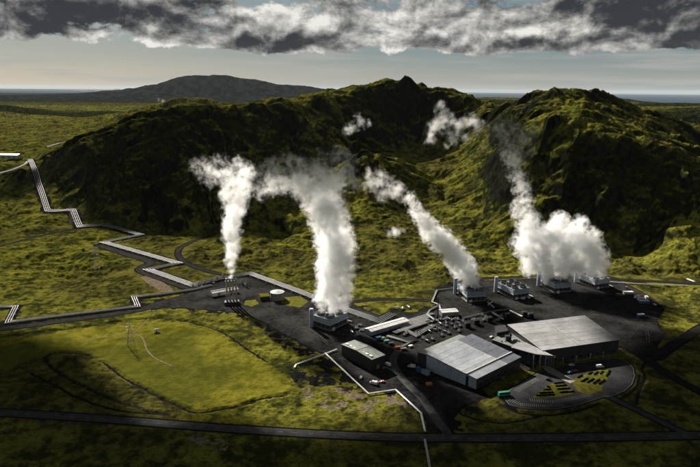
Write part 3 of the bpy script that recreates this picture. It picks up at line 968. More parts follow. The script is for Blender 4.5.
# kerb round the car park
kp = resample(W_CP, 4, 0, 1)
kv, kf = [], []
for i, p_ in enumerate(kp):
    a, b = np.array(kp[i - 1]), np.array(kp[(i + 1) % len(kp)]); t = (b - a) / np.linalg.norm(b - a); nn = np.array((-t[1], t[0]))
    for (o_, h_) in ((-.15, 0), (-.15, .17), (.15, .17), (.15, 0)):
        kv.append((*(np.array(p_) + nn * o_), h_))
for i in range(len(kp)):
    j = (i + 1) % len(kp)
    for c in range(3):
        kf.append((4 * i + c, 4 * j + c, 4 * j + c + 1, 4 * i + c + 1))
mesh_obj('kerb', kv, kf, M['concrete'], carpark, kind='structure')
sheet('lawn_bed', W_W1, 0.12, M['lawn'], 2, 0.1, carpark)
sheet('lawn_bed', W_W2, 0.12, M['lawn'], 2, 0.1, carpark)
sheet('entrance_paving', G([(541, 366.2), (550, 366.5), (575, 381.6), (570, 384), (546, 372)]), 0.14, M['paving'], 3, 0, carpark)
sheet('lawn', G([(482.5, 389.5), (500, 380), (520.5, 369), (528, 371.5), (510, 384), (489.5, 396)]), 0.13, M['lawn'], 2, .25)
sheet('lawn', G([(551, 365.8), (580, 361.3), (618, 355.6), (622, 357), (616, 357.6), (600, 359.4), (580, 362), (560, 365.6), (553, 367)]), 0.13, M['lawn'], 2, .1)
# parking bays
tick = []
def ticks(p0, p1, n, d):
    a, b = np.array(g(*p0)), np.array(g(*p1)); t = (b - a) / np.linalg.norm(b - a); w_ = np.array((-t[1], t[0]))
    for i in range(n):
        c = a + (b - a) * i / (n - 1); e = c + w_ * d
        tick.append([(*(c - t * .13), .075), (*(c + t * .13), .075), (*(e + t * .13), .075), (*(e - t * .13), .075)])
ticks((530, 398.5), (552, 400.5), 11, -4.5); ticks((552, 400.5), (574, 396.5), 12, -4.5); ticks((574, 396.5), (588, 393), 7, -4.5)
ticks((506, 400), (520, 406), 8, 4.5); ticks((521, 406), (545, 408), 13, 4.5); ticks((546, 408), (565, 406.5), 11, 4.5); ticks((514, 390), (534, 378), 14, -4.5)
mesh_obj('parking_lines', [v for t in tick for v in t], [(4 * i, 4 * i + 1, 4 * i + 2, 4 * i + 3) for i in range(len(tick))], M['paint'], carpark, kind='stuff')
# dirt paths in the grass field
for pts in ([(75, 342), (100, 338), (130, 335), (140, 336), (144, 341), (147, 350), (155, 358), (172, 366)], [(130, 335), (140, 328), (149, 318)]):
    ribbon('dirt_path', catmull(G(pts), 3), 1.3, M['path'], 0.12, cross=1)
    P_ = bpy.data.objects[-1] if False else None
for pts in ([(44, 357), (52, 368), (62, 375), (85, 387), (110, 398), (140, 408), (170, 416)],):
    ribbon('field_track', catmull(G(pts), 3), 3.4, M['gravel_road'], 0.12, cross=2)
for o in [o for o in bpy.data.objects if o.name.startswith(('dirt_path', 'field_track'))]:
    for v in o.data.vertices:
        v.co.z = float(hz(v.co.x, v.co.y)) + 0.10


# worn wheel tracks on the black gravel
for i, pts in enumerate([[(398, 350), (412, 345), (428, 346), (440, 338)], [(393, 362), (386, 356), (388, 347), (400, 343)], [(423, 399), (436, 398), (448, 400), (462, 402)], [(404, 380), (414, 378), (422, 381), (430, 392), (440, 415)],
                         [(330, 346), (318, 336), (300, 325), (280, 314), (255, 304), (228, 306)], [(240, 300), (255, 294), (285, 300), (304, 312)],
                         [(540, 300), (575, 303), (610, 308), (640, 322), (648, 340), (640, 352)], [(500, 304), (540, 308), (590, 306), (630, 300)], [(455, 312), (480, 307), (510, 305), (545, 298)], [(620, 346), (632, 334), (640, 322)]]):
    for off_ in (-1.1, 1.1):
        wp = catmull(G(pts), 4)
        q_ = []
        for j in range(len(wp)):
            a, b = np.array(wp[max(0, j - 1)]), np.array(wp[min(len(wp) - 1, j + 1)]); t = (b - a) / np.linalg.norm(b - a)
            q_.append(tuple(np.array(wp[j]) + np.array((-t[1], t[0])) * off_))
        ribbon('wheel_track', q_, .95, M['track'], 0.058 + .003 * i, parent=yard, cross=1)


# ------------------------------------------------------------------ building kit
class MB:
    def __init__(s):
        s.v = []; s.f = []

    def prism(s, base, top):
        b = len(s.v); n = len(base)
        s.v += [tuple(p) for p in base] + [tuple(p) for p in top]
        s.f.append(tuple(b + i for i in reversed(range(n))))
        s.f.append(tuple(b + n + i for i in range(n)))
        for i in range(n):
            j = (i + 1) % n
            s.f.append((b + i, b + j, b + n + j, b + n + i))
        return s

    def box(s, x0, x1, y0, y1, z0, z1):
        return s.prism([(x0, y0, z0), (x1, y0, z0), (x1, y1, z0), (x0, y1, z0)], [(x0, y0, z1), (x1, y0, z1), (x1, y1, z1), (x0, y1, z1)])

    def bar(s, a, b, r, n=6, r2=None, cap=True):
        a, b = Vector(a), Vector(b); d = (b - a).normalized()
        u = d.orthogonal().normalized(); w = d.cross(u); k0 = len(s.v)
        r2 = r if r2 is None else r2
        for (p, rr) in ((a, r), (b, r2)):
            for i in range(n):
                t = 2 * math.pi * i / n
                s.v.append(tuple(p + (u * math.cos(t) + w * math.sin(t)) * rr))
        for i in range(n):
            j = (i + 1) % n
            s.f.append((k0 + i, k0 + j, k0 + n + j, k0 + n + i))
        if cap:
            s.f.append(tuple(k0 + i for i in reversed(range(n)))); s.f.append(tuple(k0 + n + i for i in range(n)))
        return s

    def lathe(s, prof, n=20, c=(0, 0)):
        k0 = len(s.v)
        for (r, zz) in prof:
            for i in range(n):
                t = 2 * math.pi * i / n
                s.v.append((c[0] + r * math.cos(t), c[1] + r * math.sin(t), zz))
        for q_ in range(len(prof) - 1):
            for i in range(n):
                j = (i + 1) % n
                s.f.append((k0 + q_ * n + i, k0 + q_ * n + j, k0 + (q_ + 1) * n + j, k0 + (q_ + 1) * n + i))
        return s

    def tube(s, pts, r, n=8):
        P = [Vector(p) for p in pts]; k0 = len(s.v)
        for i, p in enumerate(P):
            d0 = (P[i] - P[i - 1]).normalized() if i else (P[1] - P[0]).normalized()
            d1 = (P[i + 1] - P[i]).normalized() if i < len(P) - 1 else d0
            t = (d0 + d1).normalized() if (d0 + d1).length > 1e-3 else d1
            side = t.cross(Vector((0, 0, 1)))
            side = side.normalized() if side.length > 1e-3 else Vector((1, 0, 0))
            up = side.cross(t)
            st_ = 1 / max(0.45, math.sqrt(max(0, (1 + d0.dot(d1)) / 2)))
            for q_ in range(n):
                a = 2 * math.pi * q_ / n
                s.v.append(tuple(p + side * math.cos(a) * r * st_ + up * math.sin(a) * r))
        for i in range(len(P) - 1):
            for q_ in range(n):
                w_ = (q_ + 1) % n
                s.f.append((k0 + i * n + q_, k0 + i * n + w_, k0 + (i + 1) * n + w_, k0 + (i + 1) * n + q_))
        s.f.append(tuple(k0 + i for i in range(n))); s.f.append(tuple(k0 + (len(P) - 1) * n + i for i in reversed(range(n))))
        return s

    def build(s, name, mat, parent=None, smooth=False):
        o = mesh_obj(name, s.v, s.f, mat, parent, smooth)
        if smooth:
            try:
                o.data.set_sharp_from_angle(angle=math.radians(40))
            except Exception:
                pass
        return o


def tag(o, label, cat, group=None):
    o['label'] = label; o['category'] = cat
    if group:
        o['group'] = group
    return o


def thing(name, label, cat, loc=(0, 0, 0), rotz=0.0, group=None):
    o = bpy.data.objects.new(name, None); COL.objects.link(o)
    o.empty_display_size = 1.0
    o.location = loc; o.rotation_euler = (0, 0, rotz)
    return tag(o, label, cat, group)


def children(o):
    return list(o.children)


def copy_tree(o, parent=None, **kw):
    c = o.copy(); COL.objects.link(c); c.parent = parent
    for ch in children(o):
        copy_tree(ch, c)
    for kk, vv in kw.items():
        c[kk] = vv
    return c


def xf(o, loc, rotz):
    o.location = loc; o.rotation_euler = (0, 0, rotz)
    return o


def share(o, mesh_src_name, parent, loc=(0, 0, 0), rotz=0):
    c = o.copy(); COL.objects.link(c); c.parent = parent
    c.location = loc; c.rotation_euler = (0, 0, rotz)
    return c


R = math.radians


# ------------------------------------------------------------------ cooling towers
def cooling_tower(nx, ny, wx_, ly_, label):
    """origin at the centre of the base, x = short side, y = long side"""
    t = thing('cooling_tower', label, 'cooling tower', group='cooling towers of the power plant')
    hx, hy = wx_ / 2, ly_ / 2
    MB().box(-hx - .7, hx + .7, -hy - .7, hy + .7, 0, 1.1).build('basin', M['concrete'], t)
    # louvre bands: inclined slats on the four sides
    for sx, sy in ((1, 0), (-1, 0), (0, 1), (0, -1)):
        b = MB()
        for i in range(6):
            z0 = 1.3 + i * .66
            if sx:
                b.box(min(sx * (hx - .9), sx * (hx - .1)), max(sx * (hx - .9), sx * (hx - .1)), -hy + .2, hy - .2, z0, z0 + .3)
            else:
                b.box(-hx + 1.0, hx - 1.0, min(sy * (hy - .9), sy * (hy - .1)), max(sy * (hy - .9), sy * (hy - .1)), z0, z0 + .3)
        b.build('louvre_bank', M['louver'], t)
    MB().box(-hx + 1.4, hx - 1.4, -hy + 1.4, hy - 1.4, 1.1, 5.4).build('fill_core', M['claddark'], t)
    # corner and bay posts
    post = None
    xs = [-hx + wx_ * i / (nx * 2) for i in range(nx * 2 + 1)]
    ys = [-hy + ly_ * i / (ny * 2) for i in range(ny * 2 + 1)]
    spots = [(x_, s_ * hy) for x_ in xs for s_ in (-1, 1)] + [(s_ * hx, y_) for y_ in ys[1:-1] for s_ in (-1, 1)]
    for (x_, y_) in spots:
        if post is None:
            post = MB().box(-.22, .22, -.22, .22, 1.1, 5.3).build('post', M['concrete'], t); post.location = (x_, y_, 0)
        else:
            share(post, 'post', t, (x_, y_, 0))
    MB().box(-hx - .5, hx + .5, -hy - .5, hy + .5, 5.3, 5.75).build('ledge', M['white'], t)
    # casing panels
    for s_ in (-1, 1):
        pw = wx_ / nx
        src = None
        for i in range(nx):
            if src is None:
                src = MB().box(-pw / 2 + .06, pw / 2 - .06, -.15, .15, 5.75, 10.9).build('casing_panel', M['cladblue'], t)
                src.location = (-hx + pw * .5, s_ * hy, 0)
            else:
                share(src, '', t, (-hx + pw * (i + .5), s_ * hy, 0))
        pw = ly_ / ny
        src = None
        for i in range(ny):
            if src is None:
                src = MB().box(-.15, .15, -pw / 2 + .18, pw / 2 - .18, 5.75, 10.9).build('casing_panel', M['cladblue'], t)
                src.location = (s_ * hx, -hy + pw * .5, 0)
            else:
                share(src, '', t, (s_ * hx, -hy + pw * (i + .5), 0))
    MB().box(-hx + .1, hx - .1, -hy + .1, hy - .1, 9.8, 10.5).build('deck', M['deck'], t)
    # railing round the deck
    b = MB()
    for s_ in (-1, 1):
        b.bar((-hx, s_ * hy, 11.9), (hx, s_ * hy, 11.9), .06, 4); b.bar((s_ * hx, -hy, 11.9), (s_ * hx, hy, 11.9), .06, 4)
    for (x_, y_) in spots:
        b.bar((x_, y_, 10.9), (x_, y_, 11.9), .05, 4)
    b.build('railing', M['steel'], t)
    # fan cowls
    cw = min(wx_ / nx, ly_ / ny) / 2 - .7
    src = None
    for i in range(nx):
        for j in range(ny):
            loc = (-hx + wx_ * (i + .5) / nx, -hy + ly_ * (j + .5) / ny, 0)
            if src is None:
                src = MB().lathe([(cw * 1.0, 10.5), (cw * .93, 11.4), (cw * .90, 12.3), (cw * .96, 13.3), (cw * .90, 13.3), (cw * .84, 12.2), (cw * .88, 10.8)], 24).build('fan_cowl', M['fancone'], t, True)
                src.location = loc
                hb = MB().lathe([(0.01, 12.2), (.7, 12.1), (.8, 11.6), (.8, 11.0)], 10)
                for a in range(6):
                    an = a * math.pi / 3
                    hb.prism([(math.cos(an) * .6 - math.sin(an) * .3, math.sin(an) * .6 + math.cos(an) * .3, 11.55), (math.cos(an) * .6 + math.sin(an) * .3, math.sin(an) * .6 - math.cos(an) * .3, 11.75),
                              (math.cos(an) * cw * .8 + math.sin(an) * .35, math.sin(an) * cw * .8 - math.cos(an) * .35, 11.75), (math.cos(an) * cw * .8 - math.sin(an) * .35, math.sin(an) * cw * .8 + math.cos(an) * .35, 11.65)],
                             [(math.cos(an) * .6 - math.sin(an) * .3, math.sin(an) * .6 + math.cos(an) * .3, 11.6), (math.cos(an) * .6 + math.sin(an) * .3, math.sin(an) * .6 - math.cos(an) * .3, 11.8),
                              (math.cos(an) * cw * .8 + math.sin(an) * .35, math.sin(an) * cw * .8 - math.cos(an) * .35, 11.8), (math.cos(an) * cw * .8 - math.sin(an) * .35, math.sin(an) * cw * .8 + math.cos(an) * .35, 11.7)])
                hb.build('fan_rotor', M['darksteel'], src)
            else:
                c = copy_tree(src, t); c.location = loc
    # stair tower at one corner and the fat supply pipe
    st_ = MB().lathe([(2.1, 0), (2.1, 17.6), (1.9, 18.2), (.01, 18.4)], 18, (-hx - 3.0, hy - 1.5)).build('stair_tower', M['cladblue'], t, True)
    MB().lathe([(2.25, 16.6), (2.25, 17.1), (2.1, 17.15)], 18, (-hx - 3.0, hy - 1.5)).build('band', M['steel'], st_, True)
    MB().box(-hx - 1.6, -hx + .3, hy - 2.3, hy - .7, 10.2, 10.5).build('gangway', M['steel'], t)
    MB().tube([(hx + 3.5, -hy - 3, .9), (hx + 3.5, hy * .3, .9), (hx + .5, hy * .3, .9)], .75, 10).build('supply_pipe', M['alu'], t, True)
    MB().box(-hx + 2, -hx + 5, -hy - 2.2, -hy - .75, 0, 2.6).build('pump_box', M['white'], t)
    return t


def placed(tower, F_, R_, B_, wx_, ly_):
    """front-left ground corner and the directions of the short and the long side"""
    f = np.array(g(*F_)); r = np.array(g(*R_)); b = np.array(g(*B_))
    a1 = math.atan2(r[1] - f[1], r[0] - f[0]); a2 = math.atan2(b[1] - f[1], b[0] - f[0]) - math.pi / 2
    a = (a1 + a2) / 2
    c = f + np.array((math.cos(a), math.sin(a))) * wx_ / 2 + np.array((-math.sin(a), math.cos(a))) * ly_ / 2
    return xf(tower, (c[0], c[1], 0.05), a)


CT = [((594.5, 289), (610, 287), (577, 282), 'cooling tower at the right end of the row, steaming, nearest the white containers'),
      ((554.5, 293), (571, 291.5), (541, 286), 'steaming cooling tower behind the pale roofed hall, second from the right end of the row'),
      ((513, 299.5), (530, 297), (496, 291), 'cooling tower with bare fan cowls and no steam, in the middle of the row'),
      ((467, 302), (486, 301), (456, 293), 'cooling tower with a slanting white plume, left end of the rear row')]
proto = cooling_tower(2, 3, 21, 29, CT[0][3])
for i, (a, b, c, lab) in enumerate(CT):
    o = proto if i == 0 else copy_tree(proto, label=lab)
    placed(o, a, b, c, 21, 29)
big = cooling_tower(2, 2, 26, 22, 'cooling tower standing alone at the foot of the tallest steam column')
placed(big, (330, 331), (353, 324), (310.5, 327), 26, 22)


# ------------------------------------------------------------------ halls with mono-pitch roofs
def lerp(a, b, t):
    return a + (b - a) * t


def hall(name, label, A, B, C, D, hs, nst, split, walls, mats, over=0.9, npan=(6, 7, 6, 7), rib=None):
    """A-D is the high edge, B-C the low one; roof in strips parallel to A-D, split in two lengths"""
    A, B, C, D = [np.array(p, float) for p in (A, B, C, D)]
    t = thing(name, label, 'building', (A[0], A[1], 0.05))
    o_ = A.copy()
    cen = (A + B + C + D) / 4
    def corner(P):
        d = P - cen
        return P + d / np.linalg.norm(d) * over
    RA, RB, RC, RD = [corner(P) - o_ for P in (A, B, C, D)]
    hA, hB, hC, hD = hs
    def rp(s_, u_, dz=0):
        p = lerp(lerp(RA, RD, u_), lerp(RB, RC, u_), s_)
        return (p[0], p[1], lerp(lerp(hA, hD, u_), lerp(hB, hC, u_), s_) + dz)
    gap = 0.0022
    rng = random.Random(len(name))
    cuts = [0, split, 1]
    for i in range(nst):
        for jx in range(2):
            s0, s1 = i / nst + gap, (i + 1) / nst - gap
            u0, u1 = cuts[jx] + (gap if jx else 0), cuts[jx + 1] - (0 if jx else gap)
            l = rng.uniform(0, .04)
            MB().prism([rp(s0, u0, -.1), rp(s1, u0, -.1), rp(s1, u1, -.1), rp(s0, u1, -.1)],
                       [rp(s0, u0, .12 + l), rp(s1, u0, .12 + l), rp(s1, u1, .12 + l), rp(s0, u1, .12 + l)]).build('roof_panel', mats[jx], t)
    MB().prism([rp(0.004, 0.004, -.8), rp(.996, .004, -.8), rp(.996, .996, -.8), rp(.004, .996, -.8)],
               [rp(0.004, 0.004, -.12), rp(.996, .004, -.12), rp(.996, .996, -.12), rp(.004, .996, -.12)]).build('fascia', M['claddark'], t)
    if rib is not None:
        MB().prism([rp(rib, 0, .13), rp(rib + .018, 0, .13), rp(rib + .018, 1, .13), rp(rib, 1, .13)],
                   [rp(rib, 0, .75), rp(rib + .018, 0, .75), rp(rib + .018, 1, .75), rp(rib, 1, .75)]).build('roof_gutter', M['white'], t)
    q_ = [(A, B, hA, hB), (B, C, hB, hC), (C, D, hC, hD), (D, A, hD, hA)]
    for wi, (P, Q, hp, hq) in enumerate(q_):
        d = Q - P; L = np.linalg.norm(d); d = d / L; nn = np.array((d[1], -d[0]))
        if np.dot(nn, cen - P) > 0:
            nn = -nn
        for i in range(npan[wi]):
            a0 = P + d * (L * i / npan[wi] + .08) - o_; a1 = P + d * (L * (i + 1) / npan[wi] - .08) - o_
            z0 = lerp(hp, hq, i / npan[wi]) - .82; z1 = lerp(hp, hq, (i + 1) / npan[wi]) - .82
            b0, b1 = a0 - nn * .3, a1 - nn * .3
            pn = MB().prism([(*a0, 0), (*a1, 0), (*b1, 0), (*b0, 0)], [(*a0, z0), (*a1, z1), (*b1, z1), (*b0, z0)])
            pn.build('wall_panel', walls[wi][0], t)
            if walls[wi][1] and i % walls[wi][2] == 0:     # windows or gates
                zl, zh, fr = walls[wi][1]
                w0 = lerp(a0, a1, fr) + nn * .06; w1 = lerp(a0, a1, 1 - fr) + nn * .06
                wn_ = MB().prism([(*w0, zl), (*w1, zl), (*(w1 - nn * .05), zl), (*(w0 - nn * .05), zl)], [(*w0, zh), (*w1, zh), (*(w1 - nn * .05), zh), (*(w0 - nn * .05), zh)]).build('window', M['glass'], t)
                e_ = (w1 - w0) / np.linalg.norm(w1 - w0) * .15
                fb = MB().prism([(*(w0 - e_ - nn * .04), zl - .15), (*(w1 + e_ - nn * .04), zl - .15), (*(w1 + e_ - nn * .055), zl - .15), (*(w0 - e_ - nn * .055), zl - .15)],
                                [(*(w0 - e_ - nn * .04), zh + .15), (*(w1 + e_ - nn * .04), zh + .15), (*(w1 + e_ - nn * .055), zh + .15), (*(w0 - e_ - nn * .055), zh + .15)])
                fb.build('frame', M['steel'], wn_)
    MB().prism([(*(lerp(P, cen, .006) - o_), 0) for P in (A, B, C, D)], [(*(lerp(P, cen, .006) - o_), .25) for P in (A, B, C, D)]).build('plinth', M['concrete'], t)
    return t


A1, B1, C1 = [np.array(g(*p)) for p in ((426, 369.7), (476, 389.4), (519.7, 368))]
e1 = (C1 - B1) / np.linalg.norm(C1 - B1); e2 = (A1 - B1) / np.linalg.norm(A1 - B1)
D1 = A1 + e1 * 57.5
h1 = hall('turbine_hall', 'turbine hall with a tilted blue grey roof and a white strip across it', A1, B1, C1, D1, (14.2, 8.8, 9.6, 15.4), 7, 0.68,
          [(M['cladblue'], None, 1), (M['claddark'], (1.0, 4.2, .2), 1), (M['claddark'], None, 1), (M['claddark'], None, 1)], (M['roofgrey'], M['roofdark']), rib=.80)
# dark gate on the side wall
ga = A1 + (B1 - A1) * .80 - A1; gb = A1 + (B1 - A1) * .85 - A1; nn = -e1
MB().prism([(*(ga + nn * .1), 0), (*(gb + nn * .1), 0), (*(gb - nn * .1), 0), (*(ga - nn * .1), 0)], [(*(ga + nn * .1), 8.2), (*(gb + nn * .1), 8.0), (*(gb - nn * .1), 8.0), (*(ga - nn * .1), 8.2)]).build('gate', M['black'], h1)
# lean-to along the rear edge
an = A1 * 0; dd = e2 * 9.0
q0 = np.array((0, 0)) + e2 * .4; q1 = e1 * 54
MB().prism([(*(q0 + e1 * .5), 0), (*(q0 + dd + e1 * .5), 0), (*(q0 + dd + q1), 0), (*(q0 + q1), 0)], [(*(q0 + e1 * .5), 12.6), (*(q0 + dd + e1 * .5), 11.9), (*(q0 + dd + q1), 12.9), (*(q0 + q1), 13.4)]).build('lean_to', M['claddark'], h1)
MB().prism([(*(q0 + e1 * .2), 12.65), (*(q0 + dd + e2 * .4 + e1 * .2), 11.95), (*(q0 + dd + e2 * .4 + q1), 12.95), (*(q0 + q1), 13.45)], [(*(q0 + e1 * .2), 12.9), (*(q0 + dd + e2 * .4 + e1 * .2), 12.2), (*(q0 + dd + e2 * .4 + q1), 13.2), (*(q0 + q1), 13.7)]).build('lean_to_roof', M['roofgreen'], h1)

F2l, F2r = np.array(g(541.5, 364.5)), np.array(g(617.5, 353))
f1 = (F2r - F2l) / np.linalg.norm(F2r - F2l); f2 = np.array((-f1[1], f1[0]))
h2 = hall('turbine_hall', 'long turbine hall with a broad pale grey roof and black front wall', F2l + f2 * 52, F2l, F2r, F2r + f2 * 46, (15.2, 12.6, 12.4, 17.5), 7, 0.46,
          [(M['claddark'], None, 1), (M['claddark'], (.8, 4.0, .25), 1), (M['claddark'], None, 1), (M['claddark'], None, 1)], (M['roofpale'], M['roofpale']), npan=(5, 9, 5, 9), rib=None)


def block(name, label, pts, z0, z1, zroof, wallm, roofm, extra=None):
    """building whose roof outline is given in photo pixels at height z1"""
    W_ = [np.array(g(*p, z1)) for p in pts]
    ar = sum(W_[i][0] * W_[(i + 1) % len(W_)][1] - W_[(i + 1) % len(W_)][0] * W_[i][1] for i in range(len(W_)))
    if ar < 0:
        W_ = W_[::-1]
    c = sum(W_) / len(W_)
    t = thing(name, label, 'building', (c[0], c[1], 0.05))
    q_ = [w - c for w in W_]
    n = len(q_)
    for i in range(n):
        a, b = q_[i] * .985, q_[(i + 1) % n] * .985
        MB().prism([(*a, z0), (*b, z0), (*(b * .97), z0), (*(a * .97), z0)], [(*a, z1 - .15), (*b, z1 - .15), (*(b * .97), z1 - .15), (*(a * .97), z1 - .15)]).build('wall', wallm, t)
    MB().prism([(*a, z1 - .14) for a in q_], [(*a, z1 + zroof) for a in q_]).build('roof', roofm, t)
    return t


lk = block('link_building', 'low grey roofed link building between the two turbine halls', [(492, 340), (506, 331), (528, 342.5), (515, 348)], 0, 9, .3, M['glass'], M['roofgreen'])
MB().box(-4.5, -1, -2.5, 1.5, 9.3, 13.5).build('roof_unit', M['claddark'], lk)
MB().box(-1.0, .6, -1, 1, 9.3, 15.5).build('vent_shaft', M['black'], lk)
MB().box(2.0, 6, -1.5, .5, 9.3, 10.5).build('roof_unit', M['steel'], lk)
for i in range(6):
    MB().box(-9 + i * 3, -7.6 + i * 3, -4.5 + i * .2, -3.7 + i * .2, 9.3, 9.9).build('skylight', M['glass'], lk)
block('transformer_house', 'small dark cube building at the rear left corner of the pale roof', [(495, 326.5), (505, 325), (508.5, 331), (497, 333)], 0, 12, .3, M['claddark'], M['claddark'])
# pointed entrance canopy on columns
cz_ = 12.0
cpts = [np.array(g(*p, cz_)) for p in ((511, 347.5), (515.5, 343.4), (526, 342.7), (553.7, 356), (535.6, 354.3))]
cc_ = sum(cpts) / 5
t = thing('entrance_canopy', 'pointed pale canopy over the entrance between the halls', 'canopy', (cc_[0], cc_[1], .05))
pl = [p - cc_ for p in cpts]
ar = sum(pl[i][0] * pl[(i + 1) % 5][1] - pl[(i + 1) % 5][0] * pl[i][1] for i in range(5))
pl = pl if ar > 0 else pl[::-1]
MB().prism([(*p, cz_ - .35) for p in pl], [(*p, cz_ + .25) for p in pl]).build('roof_slab', M['roofpale'], t)
for f_ in ((534, 355), (541, 355.5), (546, 355.3), (529, 350.5)):
    a = np.array(g(*f_, cz_)) - cc_
    MB().bar((*a, 0), (*a, cz_ - .3), .35, 10).build('column', M['steel'], t, True)
gl = [np.array(g(*p, 9)) - cc_ for p in ((519, 352), (524, 346), (540, 353), (536, 358))]
MB().prism([(*p, 0) for p in gl[::-1]], [(*p, 9) for p in gl[::-1]]).build('glass_lobby', M['glass'], t)
# flag poles
for i, (px, py, mt, nm) in enumerate([(545, 365.2, 'red', 'red'), (547.6, 364.8, 'blue', 'blue'), (550.2, 364.4, 'red', 'second red'), (552.8, 364, 'yellow', 'yellow')]):
    x, y = g(px, py)
    t = thing('flag_pole', f'flag pole with a {nm} flag by the hall entrance', 'flag pole', (x, y - 1.5, .05), group='flag poles at the entrance')
    MB().bar((0, 0, 0), (0, 0, 8.5), .09, 6, .05).build('pole', M['white'], t)
    MB().prism([(.06, -.02, 6.4), (1.5, .3, 6.3), (1.5, .33, 6.3), (.06, .02, 6.4)], [(.06, -.02, 8.3), (1.5, .3, 8.2), (1.5, .33, 8.2), (.06, .02, 8.3)]).build('flag', M[mt], t)
# lamp bollards along the grass strip
lampd = None
for i, (px, py) in enumerate([(562.8, 363.2), (576, 361.2), (590, 359.2), (603, 357.2)]):
    x, y = g(px, py)
    if lampd is None:
        lampd = thing('lamp_post', '', 'lamp post', group='lamp posts before the black wall')
        MB().bar((0, 0, 0), (0, 0, 4.0), .12, 8).build('post', M['white'], lampd)
        MB().lathe([(.12, 4.0), (.5, 4.1), (.55, 4.5), (.3, 4.75), (.01, 4.8)], 10).build('lamp_head', M['white'], lampd, True)
        o = lampd
    else:
        o = copy_tree(lampd)
    o['label'] = ['white lamp post on the grass strip, nearest the flags', 'white lamp post on the grass strip, second from the flags', 'white lamp post on the grass strip, behind the white van', 'white lamp post on the grass strip, nearest the right corner of the hall'][i]
    o.location = (x, y, .05)


# ------------------------------------------------------------------ sheds
def shed(name, label, F_, ang, L, Wd, h, ridge, wallm, roofm, nsec=5, doors=0):
    """F_ ground pixel of the near corner; long side runs along ang, width to the left of it"""
    x, y = g(*F_)
    t = thing(name, label, 'shed', (x, y, .05), R(ang))
    MB().box(0, L, 0, .2, 0, h).build('wall', wallm, t); MB().box(0, L, Wd - .2, Wd, 0, h).build('wall', wallm, t)
    for x0 in (.02, L - .22):
        MB().prism([(x0, .2, 0), (x0, Wd - .2, 0), (x0, Wd - .2, h), (x0, Wd / 2, h + ridge - .1), (x0, .2, h)],
                   [(x0 + .2, .2, 0), (x0 + .2, Wd - .2, 0), (x0 + .2, Wd - .2, h), (x0 + .2, Wd / 2, h + ridge - .1), (x0 + .2, .2, h)]).build('gable', wallm, t)
    for i in range(nsec):
        a, b = -.4 + (L + .8) * i / nsec + .05, -.4 + (L + .8) * (i + 1) / nsec - .05
        for (y0, z0, y1, z1) in ((-.5, h - .1, Wd / 2, h + ridge), (Wd + .5, h - .1, Wd / 2, h + ridge)):
            MB().prism([(a, y0, z0), (b, y0, z0), (b, y1, z1), (a, y1, z1)] if y0 < y1 else [(a, y1, z1), (b, y1, z1), (b, y0, z0), (a, y0, z0)],
                       [(a, y0, z0 + .2), (b, y0, z0 + .2), (b, y1, z1 + .2), (a, y1, z1 + .2)] if y0 < y1 else [(a, y1, z1 + .2), (b, y1, z1 + .2), (b, y0, z0 + .2), (a, y0, z0 + .2)]).build('roof_panel', roofm, t)
    MB().box(-.4, L + .4, Wd / 2 - .25, Wd / 2 + .25, h + ridge + .1, h + ridge + .35).build('ridge_cap', roofm, t)
    for i in range(doors):
        c = L * (i + .5) / doors
        dd_ = MB().box(c - 1.6, c + 1.6, -.08, -.01, .05, min(3.4, h - .5)).build('door', M['steel'], t)
        MB().box(c + 1.2, c + 1.35, -.16, -.08, 1.3, 1.6).build('handle', M['black'], dd_)
    return t


shed('long_shed', 'long low shed with a white roof and blue grey walls beside the pipe bundle', (371, 336), 37, 47, 9.5, 4.2, 1.0, M['cladblue'], M['white'], 6, 3)
ds = shed('dark_warehouse', 'black warehouse with a greenish roof beside the thin white pipe', (371.5, 371.3), 40, 14.5, 38, 10.2, 1.2, M['claddark'], M['roofgreen'], 3, 1)
for i in range(7):
    MB().box(2.2, 4.0, 3 + i * 5, 6.2 + i * 5, 10.75 + .25, 11.25).build('skylight', M['white'], ds)
shed('separator_house', 'white shed with a pale pink roof behind the four stacks', (212.5, 297), 33, 30, 7.5, 4.0, 1.5, M['white'], M['pinkwhite'], 4, 2)
shed('valve_house', 'small white roofed building beside the tall vent mast', (442, 317), 12, 17, 9, 4.5, .9, M['steel'], M['white'], 2, 1)
# plateau building
hx_, hy_ = hit(20, 158.3)
t = thing('plateau_hall', 'long white building on the plateau at the upper left edge', 'building', (hx_, hy_, float(hz(hx_, hy_)) - .6), R(178))
MB().box(0, 95, -9, 9, 0, 8.5).build('wall', M['cladblue'], t)
for i in range(8):
    MB().prism([(-1 + i * 12.1, -9.6, 8.5), (10.9 + i * 12.1, -9.6, 8.5), (10.9 + i * 12.1, 0, 11), (-1 + i * 12.1, 0, 11)], [(-1 + i * 12.1, -9.6, 8.8), (10.9 + i * 12.1, -9.6, 8.8), (10.9 + i * 12.1, 0, 11.3), (-1 + i * 12.1, 0, 11.3)]).build('roof_panel', M['white'], t)
    MB().prism([(-1 + i * 12.1, 0, 11), (10.9 + i * 12.1, 0, 11), (10.9 + i * 12.1, 9.6, 8.5), (-1 + i * 12.1, 9.6, 8.5)], [(-1 + i * 12.1, 0, 11.3), (10.9 + i * 12.1, 0, 11.3), (10.9 + i * 12.1, 9.6, 8.8), (-1 + i * 12.1, 9.6, 8.8)]).build('roof_panel', M['white'], t)
for i in range(7):
    MB().box(5 + i * 13, 11 + i * 13, 9.02, 9.1, 2, 5).build('window', M['glass'], t)

